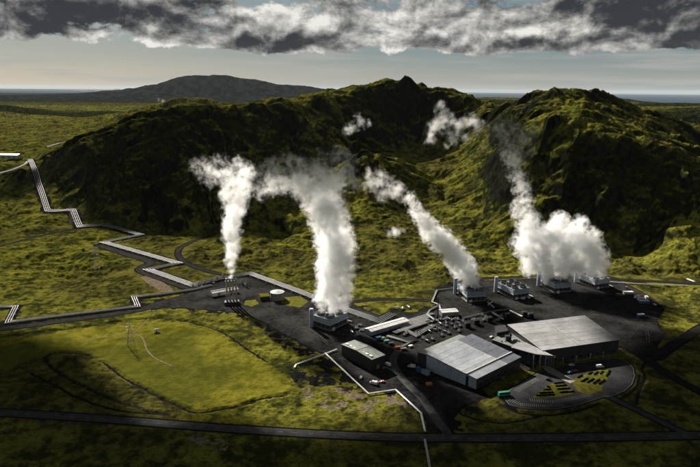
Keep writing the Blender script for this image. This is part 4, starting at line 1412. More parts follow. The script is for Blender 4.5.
# ------------------------------------------------------------------ exhaust stacks
sx, sy = g(232, 304)
t = thing('exhaust_stacks', 'row of four tall steel exhaust stacks rising from a dark block', 'chimney', (sx, sy, .05), R(8))
MB().box(-7.5, 7.5, -3.5, 3.5, 0, 3.2).build('silencer_block', M['claddark'], t)
for i in range(4):
    xx = -4.9 + i * 3.25
    o = MB().lathe([(1.25, 3.2), (1.25, 5.0), (.95, 6.2), (.95, 27.4), (1.12, 27.5), (1.12, 28.3), (.8, 28.3), (.8, 26.5)], 16, (xx, 0)).build('stack', M['steel'], t, True)
    MB().lathe([(1.08, 14.5), (1.08, 14.9), (.96, 14.95)], 16, (xx, 0)).build('band', M['darksteel'], o, True)
MB().box(-6.4, 6.4, -1.7, 1.7, 25.2, 25.6).build('platform', M['darksteel'], t)
MB().box(-6.4, 6.4, -1.35, -1.05, 9.5, 9.9).build('brace', M['darksteel'], t)
b = MB()
for s_ in (-1.7, 1.7):
    b.bar((-6.4, s_, 26.7), (6.4, s_, 26.7), .06, 4)
    for i in range(7):
        b.bar((-6.4 + i * 2.13, s_, 25.6), (-6.4 + i * 2.13, s_, 26.7), .05, 4)
b.build('railing', M['darksteel'], t)

# tank, turf roofed shed
tx, ty = g(277, 300)
t = thing('water_tank', 'round grey water tank with a low conical roof beside the grass patch', 'tank', (tx, ty + 4, .05))
MB().lathe([(7.6, 0), (7.6, 7.6), (7.8, 7.65), (7.8, 7.95), (7.5, 8.0)], 36).build('shell', M['concrete'], t, True)
MB().lathe([(7.5, 8.0), (4, 8.6), (.4, 9.1), (.01, 9.2)], 36).build('roof', M['roofpale'], t, True)
b = MB()
for i in range(10):
    b.box(-.3, .3, -7.95, -7.85, .6 + i * .75, .7 + i * .75)
b.box(-.36, -.3, -7.97, -7.87, 0, 8.6).box(.3, .36, -7.97, -7.87, 0, 8.6).build('ladder', M['steel'], t)
bx_, by_ = g(264, 300)
t = thing('turf_shed', 'low dark shed with a turf roof left of the water tank', 'shed', (bx_, by_ + 3, .05), R(18))
MB().box(-5, 5, -4, 4, 0, 3.6).build('wall', M['claddark'], t)
MB().prism([(-5.3, -4.3, 3.6), (5.3, -4.3, 3.6), (5.3, 4.3, 3.6), (-5.3, 4.3, 3.6)], [(-5.1, -4.1, 4.2), (5.1, -4.1, 4.2), (5.1, 4.1, 5.2), (-5.1, 4.1, 5.2)]).build('turf_roof', M['lawn'], t)
MB().box(5.4, 12, -5.6, -3.4, 0, .8).build('ramp', M['paving'], t)
sheet('lawn', G([(283, 298), (300, 296), (308, 302), (300, 308), (288, 306), (281, 303)]), 0.11, M['lawn'], 2, .4)
sheet('lawn', G([(246, 301), (256, 300), (259, 304), (252, 307), (244, 305)]), 0.11, M['lawn'], 2, .4)


# ------------------------------------------------------------------ pipelines
def walk(pts, step):
    out = []
    for (a, b) in zip(pts[:-1], pts[1:]):
        L = math.dist(a, b); n = max(1, int(L / step))
        out += [(a[0] + (b[0] - a[0]) * i / n, a[1] + (b[1] - a[1]) * i / n) for i in range(n)]
    return out + [pts[-1]]


def offset_poly(pts, d):
    P = [np.array(p) for p in pts]; out = []
    for i in range(len(P)):
        t0 = (P[i] - P[i - 1]) if i else (P[1] - P[0]); t1 = (P[i + 1] - P[i]) if i < len(P) - 1 else t0
        t0 = t0 / np.linalg.norm(t0); t1 = t1 / np.linalg.norm(t1)
        n0 = np.array((-t0[1], t0[0])); n1 = np.array((-t1[1], t1[0]))
        mv = (n0 + n1); l = np.linalg.norm(mv); mv = mv / l if l > .2 else n1
        sc_ = min(2.2, 1 / max(.3, float(mv @ n1)))
        out.append(tuple(P[i] + mv * d * sc_))
    return out


def bundle(name, label, pts, cnt, sp, r, lift=1.7, sup=13.0, mat=None):
    o0 = pts[0]
    z0 = float(hz(*o0)) if o0[1] > 700 else 0
    t = thing(name, label, 'pipeline', (o0[0], o0[1], z0))
    def gz(x, y):
        return max(float(hz(x, y)), 0) if y > 700 else 0.05
    for i in range(cnt):
        pp = walk(offset_poly(pts, (i - (cnt - 1) / 2) * sp), 9)
        # smooth the pipe's height so that it spans the hummocks
        zs = np.array([gz(*p) for p in pp]); k_ = np.ones(5) / 5
        zs = np.maximum(np.convolve(np.pad(zs, 2, 'edge'), k_, 'valid'), zs - .3)
        MB().tube([(p[0] - o0[0], p[1] - o0[1], zq + lift - z0) for p, zq in zip(pp, zs)], r, 8).build('pipe', mat or M['alu'], t, True)
    hw = cnt * sp / 2 + .4
    src = None
    for (a, b) in zip(pts[:-1], pts[1:]):
        L = math.dist(a, b); n = max(1, int(L / sup)); ang = math.atan2(b[1] - a[1], b[0] - a[0])
        for i in range(n):
            x, y = a[0] + (b[0] - a[0]) * (i + .5) / n, a[1] + (b[1] - a[1]) * (i + .5) / n
            loc = (x - o0[0], y - o0[1], gz(x, y) - z0)
            if src is None:
                src = MB().box(-.3, .3, -hw, hw, lift - r - .5, lift - r + .02).box(-.25, .25, -hw + .2, -hw + .7, -2, lift - r - .5).box(-.25, .25, hw - .7, hw - .2, -2, lift - r - .5).build('support', M['concrete'], t)
                src.location = loc; src.rotation_euler = (0, 0, ang)
            else:
                share(src, '', t, loc, ang)
    return t


bundle('pipeline', 'zigzag bundle of silver pipes running from the plateau down to the plant', *W_PIPES['zigzag'], sup=14)
bundle('pipeline', 'lower bundle of silver pipes along the dark gravel strip at the left edge', *W_PIPES['lower'], lift=1.4, sup=14)
for nm, lab, pp, c, sp, r in [
    ('pipeline', 'thin white pipe bending along the yard edge and under the main road', [(325, 354.3), (368.5, 395), (395.5, 391), (421, 414.5), (425, 433)], 2, .75, .3),
    ('pipeline', 'thin white pipe south of the main road', [(424.6, 441), (427, 453), (430, 470), (434, 500)], 2, .75, .3),
    ('pipeline', 'short white pipe from the warehouse to the lava edge', [(337, 351), (296, 365), (294.5, 368)], 2, .8, .35),
    ('pipeline', 'silver pipe loop from the rear cooling tower to the vent mast', [(455, 289), (437, 291), (432, 303), (439, 306), (441, 312)], 2, 1.0, .4),
    ('pipeline', 'bent silver pipe left of the vent mast', [(440, 306), (430, 311.5), (427, 316), (434, 321)], 2, 1.0, .45),
    ('pipeline', 'broad silver pipe bundle ending by the long shed', [(394, 334.5), (404, 331), (416, 337), (434, 326.5)], 4, 1.4, .5),
    ('pipeline', 'silver pipe hooked round the coloured bins', [(387, 337.5), (408, 343.5), (414.5, 341.5), (401, 348.5)], 3, 1.3, .5),
    ('pipeline', 'pair of silver pipes beside the equipment yard', [(404, 332.5), (421, 326.5), (437, 321)], 2, 1.4, .5),
    ('pipeline', 'white pipe slanting behind the pale roofed hall, right one', [(510, 312), (522, 318)], 2, 1.2, .5),
    ('pipeline', 'white pipe slanting behind the pale roofed hall, left one', [(492.5, 314), (503, 320.5)], 2, 1.2, .5),
    ('pipeline', 'long low pipe along the front of the transformer row', [(462, 320), (490, 313), (510, 310.5)], 2, 1.0, .4),
    ('pipeline', 'short white pipe on the right hand gravel road', [(687, 279.5), (694, 283)], 3, .9, .45),
    ('pipeline', 'white pipe from the right end cooling tower along the gravel road', [(610, 283), (640, 284.5), (688, 286)], 2, 1.0, .3)]:
    bundle(nm, lab, G(pp), c, sp, r, lift=1.2, sup=9, mat=M['white'] if 'white' in lab else None)
# vent mast
vx, vy = g(437.5, 318)
t = thing('vent_mast', 'tall dark vent mast among the silver pipes', 'mast', (vx, vy, .05))
MB().lathe([(1.2, 0), (1.0, 1.5), (.55, 3), (.5, 21), (.75, 21.1), (.75, 22), (.4, 22)], 12).build('shaft', M['darksteel'], t, True)
MB().lathe([(1.0, 14.4), (1.5, 14.5), (1.5, 14.7), (.6, 14.7)], 12).build('platform', M['steel'], t)
# silencers at the junction of the pipe bundles
sil = None
for i, (px, py) in enumerate([(193, 288), (199, 286.5), (205, 284.5), (211, 282.5), (217, 280.5), (223, 278.5), (242, 284), (246, 287)]):
    x, y = g(px, py)
    if sil is None:
        sil = thing('silencer', 'small silver steam silencer drum at the pipe junction by the stacks', 'silencer', group='steam silencers at the pipe junction')
        MB().lathe([(1.3, 0), (1.3, 3.4), (.8, 4.2), (.45, 4.4), (.45, 6.0), (.3, 6.0)], 12).build('drum', M['alu'], sil, True)
        MB().tube([(0, -1.2, 1.2), (0, -4.5, 1.2), (2.5, -6.5, 1.2)], .4, 8).build('inlet_pipe', M['alu'], sil, True)
        o = sil
    else:
        o = copy_tree(sil)
    o['label'] = ('small silver silencer drum beside the pipes left of the stacks, %s from the left' % ['first', 'second', 'third', 'fourth', 'fifth', 'sixth'][i]) if i < 6 else ('small silver silencer drum right of the stacks, ' + ['rear one', 'front one'][i - 6])
    xf(o, (x, y, .05), random.uniform(0, 6.28))

# ------------------------------------------------------------------ equipment yard
def skid():
    t = thing('valve_skid', 'silver and black valve skid packed into the equipment yard', 'machine', group='valve skids in the equipment yard')
    MB().box(-2.4, 2.4, -1.5, 1.5, 0, .45).build('frame', M['darksteel'], t)
    MB().bar((-2.0, -.5, 1.3), (2.0, -.5, 1.3), .55, 10).build('vessel', M['bright'], t, True)
    MB().lathe([(.5, .45), (.5, 2.6), (.2, 3.1), (.01, 3.1)], 10, (1.4, .8)).build('drum', M['steel'], t, True)
    MB().tube([(-2.2, .7, .8), (-.6, .7, .8), (-.6, .7, 2.2), (1.2, .7, 2.2)], .22, 6).build('pipe', M['bright'], t, True)
    MB().box(-1.9, -1.0, .2, 1.2, .45, 1.9).build('cabinet', M['claddark'], t)
    return t


def transformer():
    t = thing('transformer', 'black transformer with cooling fins in the row behind the pale roofed hall', 'transformer', group='transformers behind the hall')
    MB().box(-2.8, 2.8, -1.6, 1.6, .3, 4.2).build('tank', M['claddark'], t)
    for s_ in (-1, 1):
        b = MB().box(-2.6, 2.45, min(s_ * 1.62, s_ * 1.75), max(s_ * 1.62, s_ * 1.75), .8, 3.8)
        for i in range(9):
            b.box(-2.6 + i * .6, -2.35 + i * .6, min(s_ * 1.7, s_ * 2.6), max(s_ * 1.7, s_ * 2.6), .8, 3.8)
        b.build('radiator', M['darksteel'], t)
    for i in range(3):
        MB().lathe([(.28, 4.2), (.35, 4.6), (.2, 4.9), (.3, 5.2), (.12, 5.8), (.01, 5.85)], 8, (-1.8 + i * 1.8, .4)).build('bushing', M['concrete'], t)
    MB().bar((-2.4, -.9, 5.0), (2.4, -.9, 5.0), .5, 10).build('conservator', M['steel'], t, True)
    return t


def pipe_rack():
    t = thing('pipe_rack', 'rack of short silver pipes laid side by side near the long shed', 'pipe rack', group='pipe racks beside the long shed')
    for x_ in (-4, 4):
        MB().box(x_ - .2, x_ + .2, -2.6, 2.6, 0, .9).build('sleeper', M['concrete'], t)
    src = None
    for i in range(6):
        if src is None:
            src = MB().bar((-5.6, 0, 1.25), (5.6, 0, 1.25), .34, 8).build('pipe', M['bright'], t, True); src.location = (0, -2.1, 0)
        else:
            share(src, '', t, (random.uniform(-.5, .5), -2.1 + i * .84, 0))
    return t


rr = random.Random(5)
def scatter(maker, spots, jr, labels=None):
    src = None
    for (px, py, a) in spots:
        x, y = g(px, py)
        o = maker() if src is None else copy_tree(src)
        src = src or o
        if labels:
            o['label'] = labels[spots.index((px, py, a))]
        xf(o, (x, y, .05), R(a + rr.uniform(-jr, jr)))


sp_ = []
for j in range(5):
    for i in range(7):
        px = 426 + i * 5.6 + j * 1.2 + rr.uniform(-1.2, 1.2); py = 341 - i * 1.6 - j * 4.4 + rr.uniform(-.8, .8)
        if 424 < px < 470 and py > 319 and not (px > 450 and py > 333) and rr.random() < .86:
            sp_.append((px, py, 38 if rr.random() < .7 else 128))
sp_ += [(471 + rr.uniform(0, 30), 322 - rr.uniform(0, 6), 20) for _ in range(9)]
sp_ += [(396 + rr.uniform(0, 30), 338 - rr.uniform(0, 5), 40) for _ in range(6)] + [(440 + rr.uniform(0, 22), 322 - rr.uniform(0, 3), 20) for _ in range(5)]
sp_ += [(497.5, 321, 10), (419, 336.5, 40), (423, 339, 60), (360, 326, 20), (356, 329, 60), (362, 331, 10), (352, 333, 100), (358, 335.5, 30)]
scatter(skid, sp_, 25)
scatter(transformer, [(489, 321.5, 17), (507, 317.5, 17), (524, 316, 17), (530, 317.5, 17), (476, 324, 17), (467, 327, 17)], 3, ['black transformer left of the left slanting white pipe behind the hall', 'black transformer between the two slanting white pipes behind the hall', 'black transformer at the end of the right slanting white pipe', 'black transformer at the right end of the transformer row', 'black transformer in the row, second from the left end', 'black transformer at the left end of the row behind the halls'])
rk = []
for j in range(4):
    for i in range(4):
        rk.append((403 + i * 6.5 + j * 2.2, 330.5 - i * 2.2 - j * 3.0 + 0.2 * i, 37))
scatter(pipe_rack, [p for p in rk if p[1] > 314.5], 4)


# ------------------------------------------------------------------ containers and vehicles
def container(px, py, ang, L, Wd, H_, mat, label, roof=None, name='container'):
    x, y = g(px, py)
    t = thing(name, label, 'container', (x, y, .06), R(ang))
    b = MB().box(-L / 2, L / 2, -Wd / 2, Wd / 2, .15, H_ - .15)
    b.build('body', mat, t)
    n = int(L / .7)
    for s_ in (-1, 1):
        yy = s_ * Wd / 2
        b = MB().box(-L / 2 + .1, L / 2 - .1, min(yy + s_ * .005, yy + s_ * .03), max(yy + s_ * .005, yy + s_ * .03), .3, .45)
        for i in range(n):
            xx = -L / 2 + .35 + i * (L - .7) / max(1, n - 1)
            b.box(xx - .12, xx + .12, min(yy + s_ * .006, yy + s_ * .06), max(yy + s_ * .006, yy + s_ * .06), .32, H_ - .3)
        b.build('ribbing', mat, t)
    MB().box(-L / 2 - .05, L / 2 + .05, -Wd / 2 - .08, Wd / 2 + .08, H_ - .14, H_ + .05).build('roof', roof or mat, t)
    dr = MB().box(L / 2 + .01, L / 2 + .08, -Wd / 2 + .15, Wd / 2 - .15, .3, H_ - .3).build('door', mat, t)
    MB().bar((L / 2 + .12, 0, .4), (L / 2 + .12, 0, H_ - .4), .04, 5).build('lock_bar', M['steel'], dr)
    return t


container(628, 294, 5, 11, 4, 2.9, M['steel'], 'grey cabin with a white roof nearest the right cooling tower', M['white'])
container(637, 298, 12, 6, 2.8, 2.7, M['white'], 'small white container, rear one of the cluster on the right of the yard')
container(641, 300.3, 12, 8, 3.0, 2.8, M['white'], 'white container, middle one of the cluster on the right of the yard')
container(644, 303, 5, 11, 3.6, 2.9, M['blue'], 'blue container with a white roof, front of the cluster in the right yard', M['white'])
container(646.5, 298.6, 80, 6, 2.8, 2.7, M['white'], 'white container standing crosswise at the end of the cluster')
container(640.5, 316.5, 12, 7, 3, 2.7, M['blue'], 'lone container with a pale roof at the right edge of the black yard', M['white'])
container(626, 288.5, 60, 3, 2, 2.4, M['steel'], 'small steel box behind the grey cabin')
container(378.5, 339.5, 30, 5.5, 2.6, 2.6, M['blue'], 'bright blue skip beside the long shed')
container(382.3, 339.5, 30, 4, 2.4, 2.0, M['paving'], 'pale skip next to the bright blue one')
container(386.5, 342, 20, 4.5, 2.3, 1.8, M['green'], 'small green skip in the line of coloured bins')
container(391, 344.5, 20, 4.5, 2.3, 1.8, M['darksteel'], 'dark skip in the line of coloured bins')
container(397.7, 348.3, 15, 5, 2.4, 1.8, M['orange'], 'orange skip at the front end of the coloured bins')
container(403.5, 349.7, 15, 5, 2.2, 1.6, M['concrete'], 'pale grey skip right of the orange one')
container(410.5, 347, 35, 4, 2.2, 1.6, M['white'], 'white box at the bend of the hooked silver pipe')
container(419.5, 371.8, 131, 6, 3, 3.2, M['blue'], 'dark blue container against the lean-to of the hall')
container(425.5, 374.3, 136, 6.5, 3, 3.4, M['cladblue'], 'blue grey container against the side wall of the hall')
container(429, 385, 10, 4.5, 2.4, 1.8, M['orange'], 'orange skip on the apron below the hall side wall')
container(546, 293.2, 15, 5, 2.5, 2.4, M['white'], 'white box in front of the second cooling tower from the right') if False else None
for (px, py, a, lb) in [(523, 299, 20, 'white box at the foot of the steamless cooling tower'), (528.5, 298, 100, 'white hopper beside the steamless cooling tower')]:
    container(px, py, a, 4.5, 2.2, 2.2, M['white'], lb)
container(488.5, 303.5, 60, 6, 1.8, 1.8, M['white'], 'white crossed pipe section, longer one, by the left rear cooling tower') if False else None
for i, (p, lb) in enumerate([([(487.5, 303), (494, 308.5)], 'longer of two crossed white pipe lengths by the plume tower'), ([(488, 307), (492.5, 303.5)], 'shorter of two crossed white pipe lengths by the plume tower')]):
    w = G(p); t = thing('pipe_length', lb, 'pipe', (*w[0], .06))
    MB().bar((0, 0, .7 + i * 1.25), (w[1][0] - w[0][0], w[1][1] - w[0][1], .7 + i * 1.25), .6, 10).build('pipe_body', M['white'], t, True)
    MB().bar((0, 0, .7 + i * 1.25), tuple((Vector((w[1][0] - w[0][0], w[1][1] - w[0][1], 0)).normalized() * .5)[:2]) + (.7 + i * 1.25,), .8, 10).build('flange', M['steel'], t, True)
# three white shapes on the grass patch
for i, (px, py) in enumerate([(396.5, 308.5), (403, 309.5), (409.5, 308)]):
    x, y = g(px, py)
    t = thing('pipe_bend', ['white spare pipe bend on the grass patch, left one', 'white spare pipe bend on the grass patch, middle one', 'white spare pipe bend on the grass patch, right one'][i], 'pipe', (x, y, float(hz(x, y)) if y > 700 else .3), R(40 * i), 'spare pipe bends on the grass')
    MB().tube([(-3, 0, .9), (-.5, 0, .9), (1.2, 1.0, .9), (2.2, 3.0, .9)], .75, 10).build('elbow', M['white'], t, True)
    MB().bar((-3.3, 0, .9), (-2.9, 0, .9), 1.0, 12).build('flange', M['steel'], t)


def wheels(t, xs, y_, r, w_=.24):
    src = None
    for xx in xs:
        for s_ in (-1, 1):
            if src is None:
                src = MB().bar((0, -w_ / 2, 0), (0, w_ / 2, 0), r, 12).build('wheel', M['rubber'], t, True); src.location = (xx, s_ * y_, r)
                MB().bar((0, -w_ / 2 - .02, 0), (0, w_ / 2 + .02, 0), r * .55, 8).build('rim', M['steel'], src)
            else:
                c = copy_tree(src, t); c.location = (xx, s_ * y_, r)


def car(px, py, ang, mat, label, kind='car'):
    x, y = g(px, py)
    t = thing('parked_car' if kind == 'car' else 'van', label, kind, (x, y, .07), R(ang))
    L, Wd = (4.5, 1.85) if kind == 'car' else (6.4, 2.2)
    l, w_ = L / 2, Wd / 2
    if kind == 'car':
        prof = [(-l, .35), (-l, .85), (-l + .15, .98), (-l + .9, 1.0), (-l + 1.5, 1.45), (.55, 1.47), (1.25, .98), (l - .2, .85), (l, .65), (l, .35)]
    else:
        prof = [(-l, .4), (-l, 2.4), (-l + .2, 2.55), (l - 1.9, 2.55), (l - 1.0, 1.45), (l - .1, 1.2), (l, .9), (l, .4)]
    MB().prism([(a, -w_, h) for a, h in prof], [(a, w_, h) for a, h in prof]).build('body', mat, t)
    if kind == 'car':
        MB().prism([(-l + 1.0, -w_ - .01, 1.02), (1.1, -w_ - .01, 1.02), (.5, -w_ - .01, 1.4), (-l + 1.5, -w_ - .01, 1.4)], [(-l + 1.0, w_ + .01, 1.02), (1.1, w_ + .01, 1.02), (.5, w_ + .01, 1.4), (-l + 1.5, w_ + .01, 1.4)]).build('side_window', M['glass'], t)
        MB().prism([(1.28, -w_ + .15, 1.0), (1.28, w_ - .15, 1.0), (.58, w_ - .2, 1.48), (.58, -w_ + .2, 1.48)], [(1.32, -w_ + .15, 1.02), (1.32, w_ - .15, 1.02), (.62, w_ - .2, 1.5), (.62, -w_ + .2, 1.5)]).build('windscreen', M['glass'], t)
    else:
        MB().prism([(l - .95, -w_ + .15, 1.5), (l - .95, w_ - .15, 1.5), (l - 1.8, w_ - .2, 2.5), (l - 1.8, -w_ + .2, 2.5)], [(l - .9, -w_ + .15, 1.52), (l - .9, w_ - .15, 1.52), (l - 1.75, w_ - .2, 2.52), (l - 1.75, -w_ + .2, 2.52)]).build('windscreen', M['glass'], t)
        MB().prism([(l - 2.4, -w_ - .01, 1.5), (l - 1.2, -w_ - .01, 1.5), (l - 1.8, -w_ - .01, 2.3), (l - 2.4, -w_ - .01, 2.3)], [(l - 2.4, w_ + .01, 1.5), (l - 1.2, w_ + .01, 1.5), (l - 1.8, w_ + .01, 2.3), (l - 2.4, w_ + .01, 2.3)]).build('side_window', M['glass'], t)
    for s_ in (-1, 1):
        MB().box(l - .02, l + .03, s_ * w_ * .7 - .2, s_ * w_ * .7 + .2, .62, .78).build('headlight', M['white'], t)
    wheels(t, (-l + .85, l - .85), w_ - .1, .34 if kind == 'car' else .38)
    return t


car(569, 373, 30, M['green'], 'green car in the row beside the entrance paving')
car(572, 372, 30, M['blue'], 'dark blue car between the green and the red car')
car(575.6, 371.5, 30, M['red'], 'red car at the right of the three parked together')
car(571.6, 365.6, 10, M['white'], 'white car near the grass strip before the black hall wall')
car(548.5, 380.3, 150, M['black'], 'black car left of the pale entrance paving')
car(599.5, 367.3, 8, M['white'], 'white van parked alone at the right of the car park', 'van')
car(373.5, 384, 150, M['white'], 'white van parked crosswise beside the thin pipe', 'van')
car(376.5, 382.5, 150, M['steel'], 'grey car beside the crosswise white van')
car(382.5, 382.3, 15, M['red'], 'dark red car in front of the black warehouse')
car(387.5, 365.3, 130, M['white'], 'white van at the right end of the black warehouse', 'van')
car(384.5, 368.5, 40, M['steel'], 'grey car at the corner of the black warehouse')
car(411.5, 367.3, 160, M['white'], 'white van left of the lean-to of the hall', 'van')
car(361, 378, 80, M['white'], 'white car close behind the thin pipe, near a bare patch')
car(647.5, 317.8, 160, M['black'], 'black car beside the lone container in the black yard')
car(491.5, 337.5, 40, M['white'], 'white car behind the link building roof')
car(654.5, 305, 100, M['white'], 'white car at the far right rim of the black yard')
car(415.5, 385, 125, M['steel'], 'grey car on the access road by the hall apron') if False else None
# bus
x, y = g(504, 395.5)
t = thing('bus', 'turquoise bus parked at the left tip of the car park', 'bus', (x, y, .07), R(14))
MB().prism([(-4.6, -1.2, .4), (4.6, -1.2, .4), (4.6, 1.2, .4), (-4.6, 1.2, .4)], [(-4.6, -1.2, 3.0), (4.5, -1.2, 3.0), (4.5, 1.2, 3.0), (-4.6, 1.2, 3.0)]).build('body', M['teal'], t)
MB().box(-4.5, 4.4, -1.12, 1.12, 3.0, 3.18).build('roof', M['green'], t)
for i in range(6):
    for s_ in (-1, 1):
        MB().box(-4.2 + i * 1.35, -3.05 + i * 1.35, min(s_ * 1.2, s_ * 1.23), max(s_ * 1.2, s_ * 1.23), 1.6, 2.7).build('window', M['glass'], t)
MB().box(4.56, 4.63, -1.05, 1.05, 1.3, 2.75).build('windscreen', M['glass'], t)
wheels(t, (-2.9, 2.9), 1.08, .48, .3)
# hut in the field
x, y = hit(156.5, 332)
t = thing('field_hut', 'tiny white hut alone in the green field', 'hut', (x, y, float(hz(x, y))), R(20))
MB().box(-2.2, 2.2, -1.6, 1.6, -.3, 2.3).build('wall', M['white'], t)
MB().prism([(-2.4, -1.8, 2.3), (2.4, -1.8, 2.3), (2.4, 1.8, 2.3), (-2.4, 1.8, 2.3)], [(-2.4, -.1, 3.2), (2.4, -.1, 3.2), (2.4, .1, 3.2), (-2.4, .1, 3.2)]).build('roof', M['steel'], t)
MB().box(-.5, .5, -1.66, -1.6, 0, 1.9).build('door', M['darksteel'], t)

# hedges in the planted beds of the car park
HB = [[(180, 230), (275, 224)], [(195, 216), (268, 212)], [(215, 200), (258, 198)], [(232, 186), (250, 184)],
      [(268, 168), (322, 163)], [(276, 182), (335, 177)], [(284, 197), (350, 192)], [(296, 214), (372, 208)],
      [(440, 122), (462, 110)], [(470, 125), (490, 108)], [(500, 122), (515, 105)], [(530, 135), (548, 102)],
      [(385, 140), (412, 126)], [(405, 160), (440, 140)], [(435, 165), (470, 143)], [(465, 170), (498, 146)], [(492, 172), (525, 150)]]
for i, (a, b) in enumerate(HB):
    A_, B_ = np.array(g(500 + a[0] / 5, 350 + a[1] / 5)), np.array(g(500 + b[0] / 5, 350 + b[1] / 5))
    L = np.linalg.norm(B_ - A_); d = (B_ - A_) / L; nn = np.array((-d[1], d[0])); n = max(4, int(L / .8))
    rh = random.Random(i); vs, fs = [], []
    for q_ in range(n + 1):
        c = d * L * q_ / n
        e_ = .35 if q_ in (0, n) else 1
        for (o_, h_) in ((-.6, -.02), (-.55, .55), (-.25, .9), (.25, .9), (.55, .55), (.6, -.02)):
            vs.append((*(c + nn * (o_ * e_ + rh.uniform(-.2, .2))), h_ * (e_ if h_ > 0 else 1) * rh.uniform(.65, 1.25)))
    for q_ in range(n):
        for c in range(5):
            k0 = q_ * 6 + c
            fs.append((k0, k0 + 6, k0 + 7, k0 + 1))
    fs.append(tuple(range(6))); fs.append(tuple(n * 6 + c for c in reversed(range(6))))
    o = mesh_obj('hedge', vs, fs, M['hedge'])
    o.location = (A_[0], A_[1], .12)
    od = ['first', 'second', 'third', 'fourth', 'fifth']
    if i < 4:
        lb = f'dark hedge in the left half of the left wedge bed, {od[i]} from the road side'
    elif i < 8:
        lb = f'dark hedge in the right half of the left wedge bed, {od[7 - i]} from the road side'
    elif i < 12:
        lb = f'dark hedge in the rear row of the right wedge bed, {od[i - 8]} from the left'
    else:
        lb = f'dark hedge in the front row of the right wedge bed, {od[i - 12]} from the left'
    tag(o, lb, 'hedge', 'hedge rows in the car park beds')


# ------------------------------------------------------------------ pylons
def pylon(px, py, H_, label, ang):
    x, y = hit(px, py)
    t = thing('pylon', label, 'pylon', (x, y, float(hz(x, y)) - .5), R(ang), 'lattice pylons')
    w0, w1 = H_ * .13, H_ * .03
    def cn(i, zz):
        w_ = lerp(w0, w1, min(1, zz / (H_ * .8)))
        return ((-1 if i in (0, 3) else 1) * w_, (-1 if i < 2 else 1) * w_, zz)
    for i in range(4):
        MB().bar(cn(i, 0), cn(i, H_ * .8), .14, 4).bar(cn(i, H_ * .8), (0, 0, H_), .1, 4).build('leg', M['pylon'], t)
    b = MB()
    lv = [0, .16, .3, .42, .53, .63, .72, .8]
    for a_, c_ in zip(lv[:-1], lv[1:]):
        for i in range(4):
            j = (i + 1) % 4
            b.bar(cn(i, a_ * H_), cn(j, c_ * H_), .06, 3, cap=False).bar(cn(j, a_ * H_), cn(i, c_ * H_), .06, 3, cap=False).bar(cn(i, c_ * H_), cn(j, c_ * H_), .06, 3, cap=False)
    b.build('bracing', M['pylon'], t)['kind'] = 'stuff'
    for zz, w_ in ((.66, .28), (.78, .34), (.9, .22)):
        c = MB().bar((-w_ * H_ * .5, 0, zz * H_), (w_ * H_ * .5, 0, zz * H_), .11, 4).bar((-w_ * H_ * .5, 0, zz * H_), (0, 0, (zz + .06) * H_), .07, 4).bar((w_ * H_ * .5, 0, zz * H_), (0, 0, (zz + .06) * H_), .07, 4).build('crossarm', M['pylon'], t)
        for s_ in (-1, 1):
            MB().bar((s_ * w_ * H_ * .49, 0, zz * H_), (s_ * w_ * H_ * .49, 0, zz * H_ - 1.2), .12, 5).build('insulator', M['concrete'], c)


pylon(131, 345, 23, 'lattice pylon standing in the green field', 25)
pylon(96.5, 271, 34, 'lattice pylon on the mossy ground below the zigzag pipes', 20)
pylon(72, 224, 34, 'lattice pylon at the foot of the dark hillside', 20)


# ------------------------------------------------------------------ steam
def steam_material(name, blobs_, dens, warp, nscale, erode, zfade=(50, 150, .45)):
    mt = bpy.data.materials.new(name)
    mt.use_nodes = True
    q = N(mt.node_tree)
    pos = q.n('ShaderNodeNewGeometry').outputs['Position']
    wn = q.n('ShaderNodeTexNoise', {'Vector': pos, 'Scale': 0.055, 'Detail': 2.0, 'Roughness': 0.55})
    pw = q.vm('ADD', pos, q.vm('SCALE', q.vm('SUBTRACT', wn.outputs[1], (0.5, 0.5, 0.5)), warp))
    fld = None
    for (c, r, s_) in blobs_:
        d = q.vm('DISTANCE', pw, c, out='Value')
        f = q.m('MULTIPLY_ADD', d, -s_ / r, s_)
        fld = f if fld is None else q.m('MAXIMUM', fld, f)
    nz_ = q.noise(pos, nscale, 5.0, 0.70, 0.0)
    e = q.m('ADD', fld, q.m('MULTIPLY', q.m('SUBTRACT', nz_, 0.5), erode))
    e = q.m('ADD', e, q.m('MULTIPLY', q.m('SUBTRACT', wn.outputs[0], 0.5), 0.9))
    e = q.ramp(e, 0.14, 1.25)
    e = q.m('MULTIPLY', q.m('MULTIPLY', e, q.ramp(fld, 0.0, 0.10)), dens)
    e = q.m('MULTIPLY', e, q.ramp(q.n('ShaderNodeSeparateXYZ', {0: pos}).outputs[2], zfade[0], zfade[1], 1.0, zfade[2]))
    vol = q.n('ShaderNodeVolumePrincipled', {'Color': (0.975, 0.98, 0.985, 1), 'Anisotropy': 0.35})
    vol.inputs['Density Attribute'].default_value = ''
    q.link(e, vol.inputs['Density'])
    o = q.n('ShaderNodeOutputMaterial')
    q.link(vol.outputs[0], o.inputs['Volume'])
    mt.cycles.volume_step_rate = 0.12
    return mt


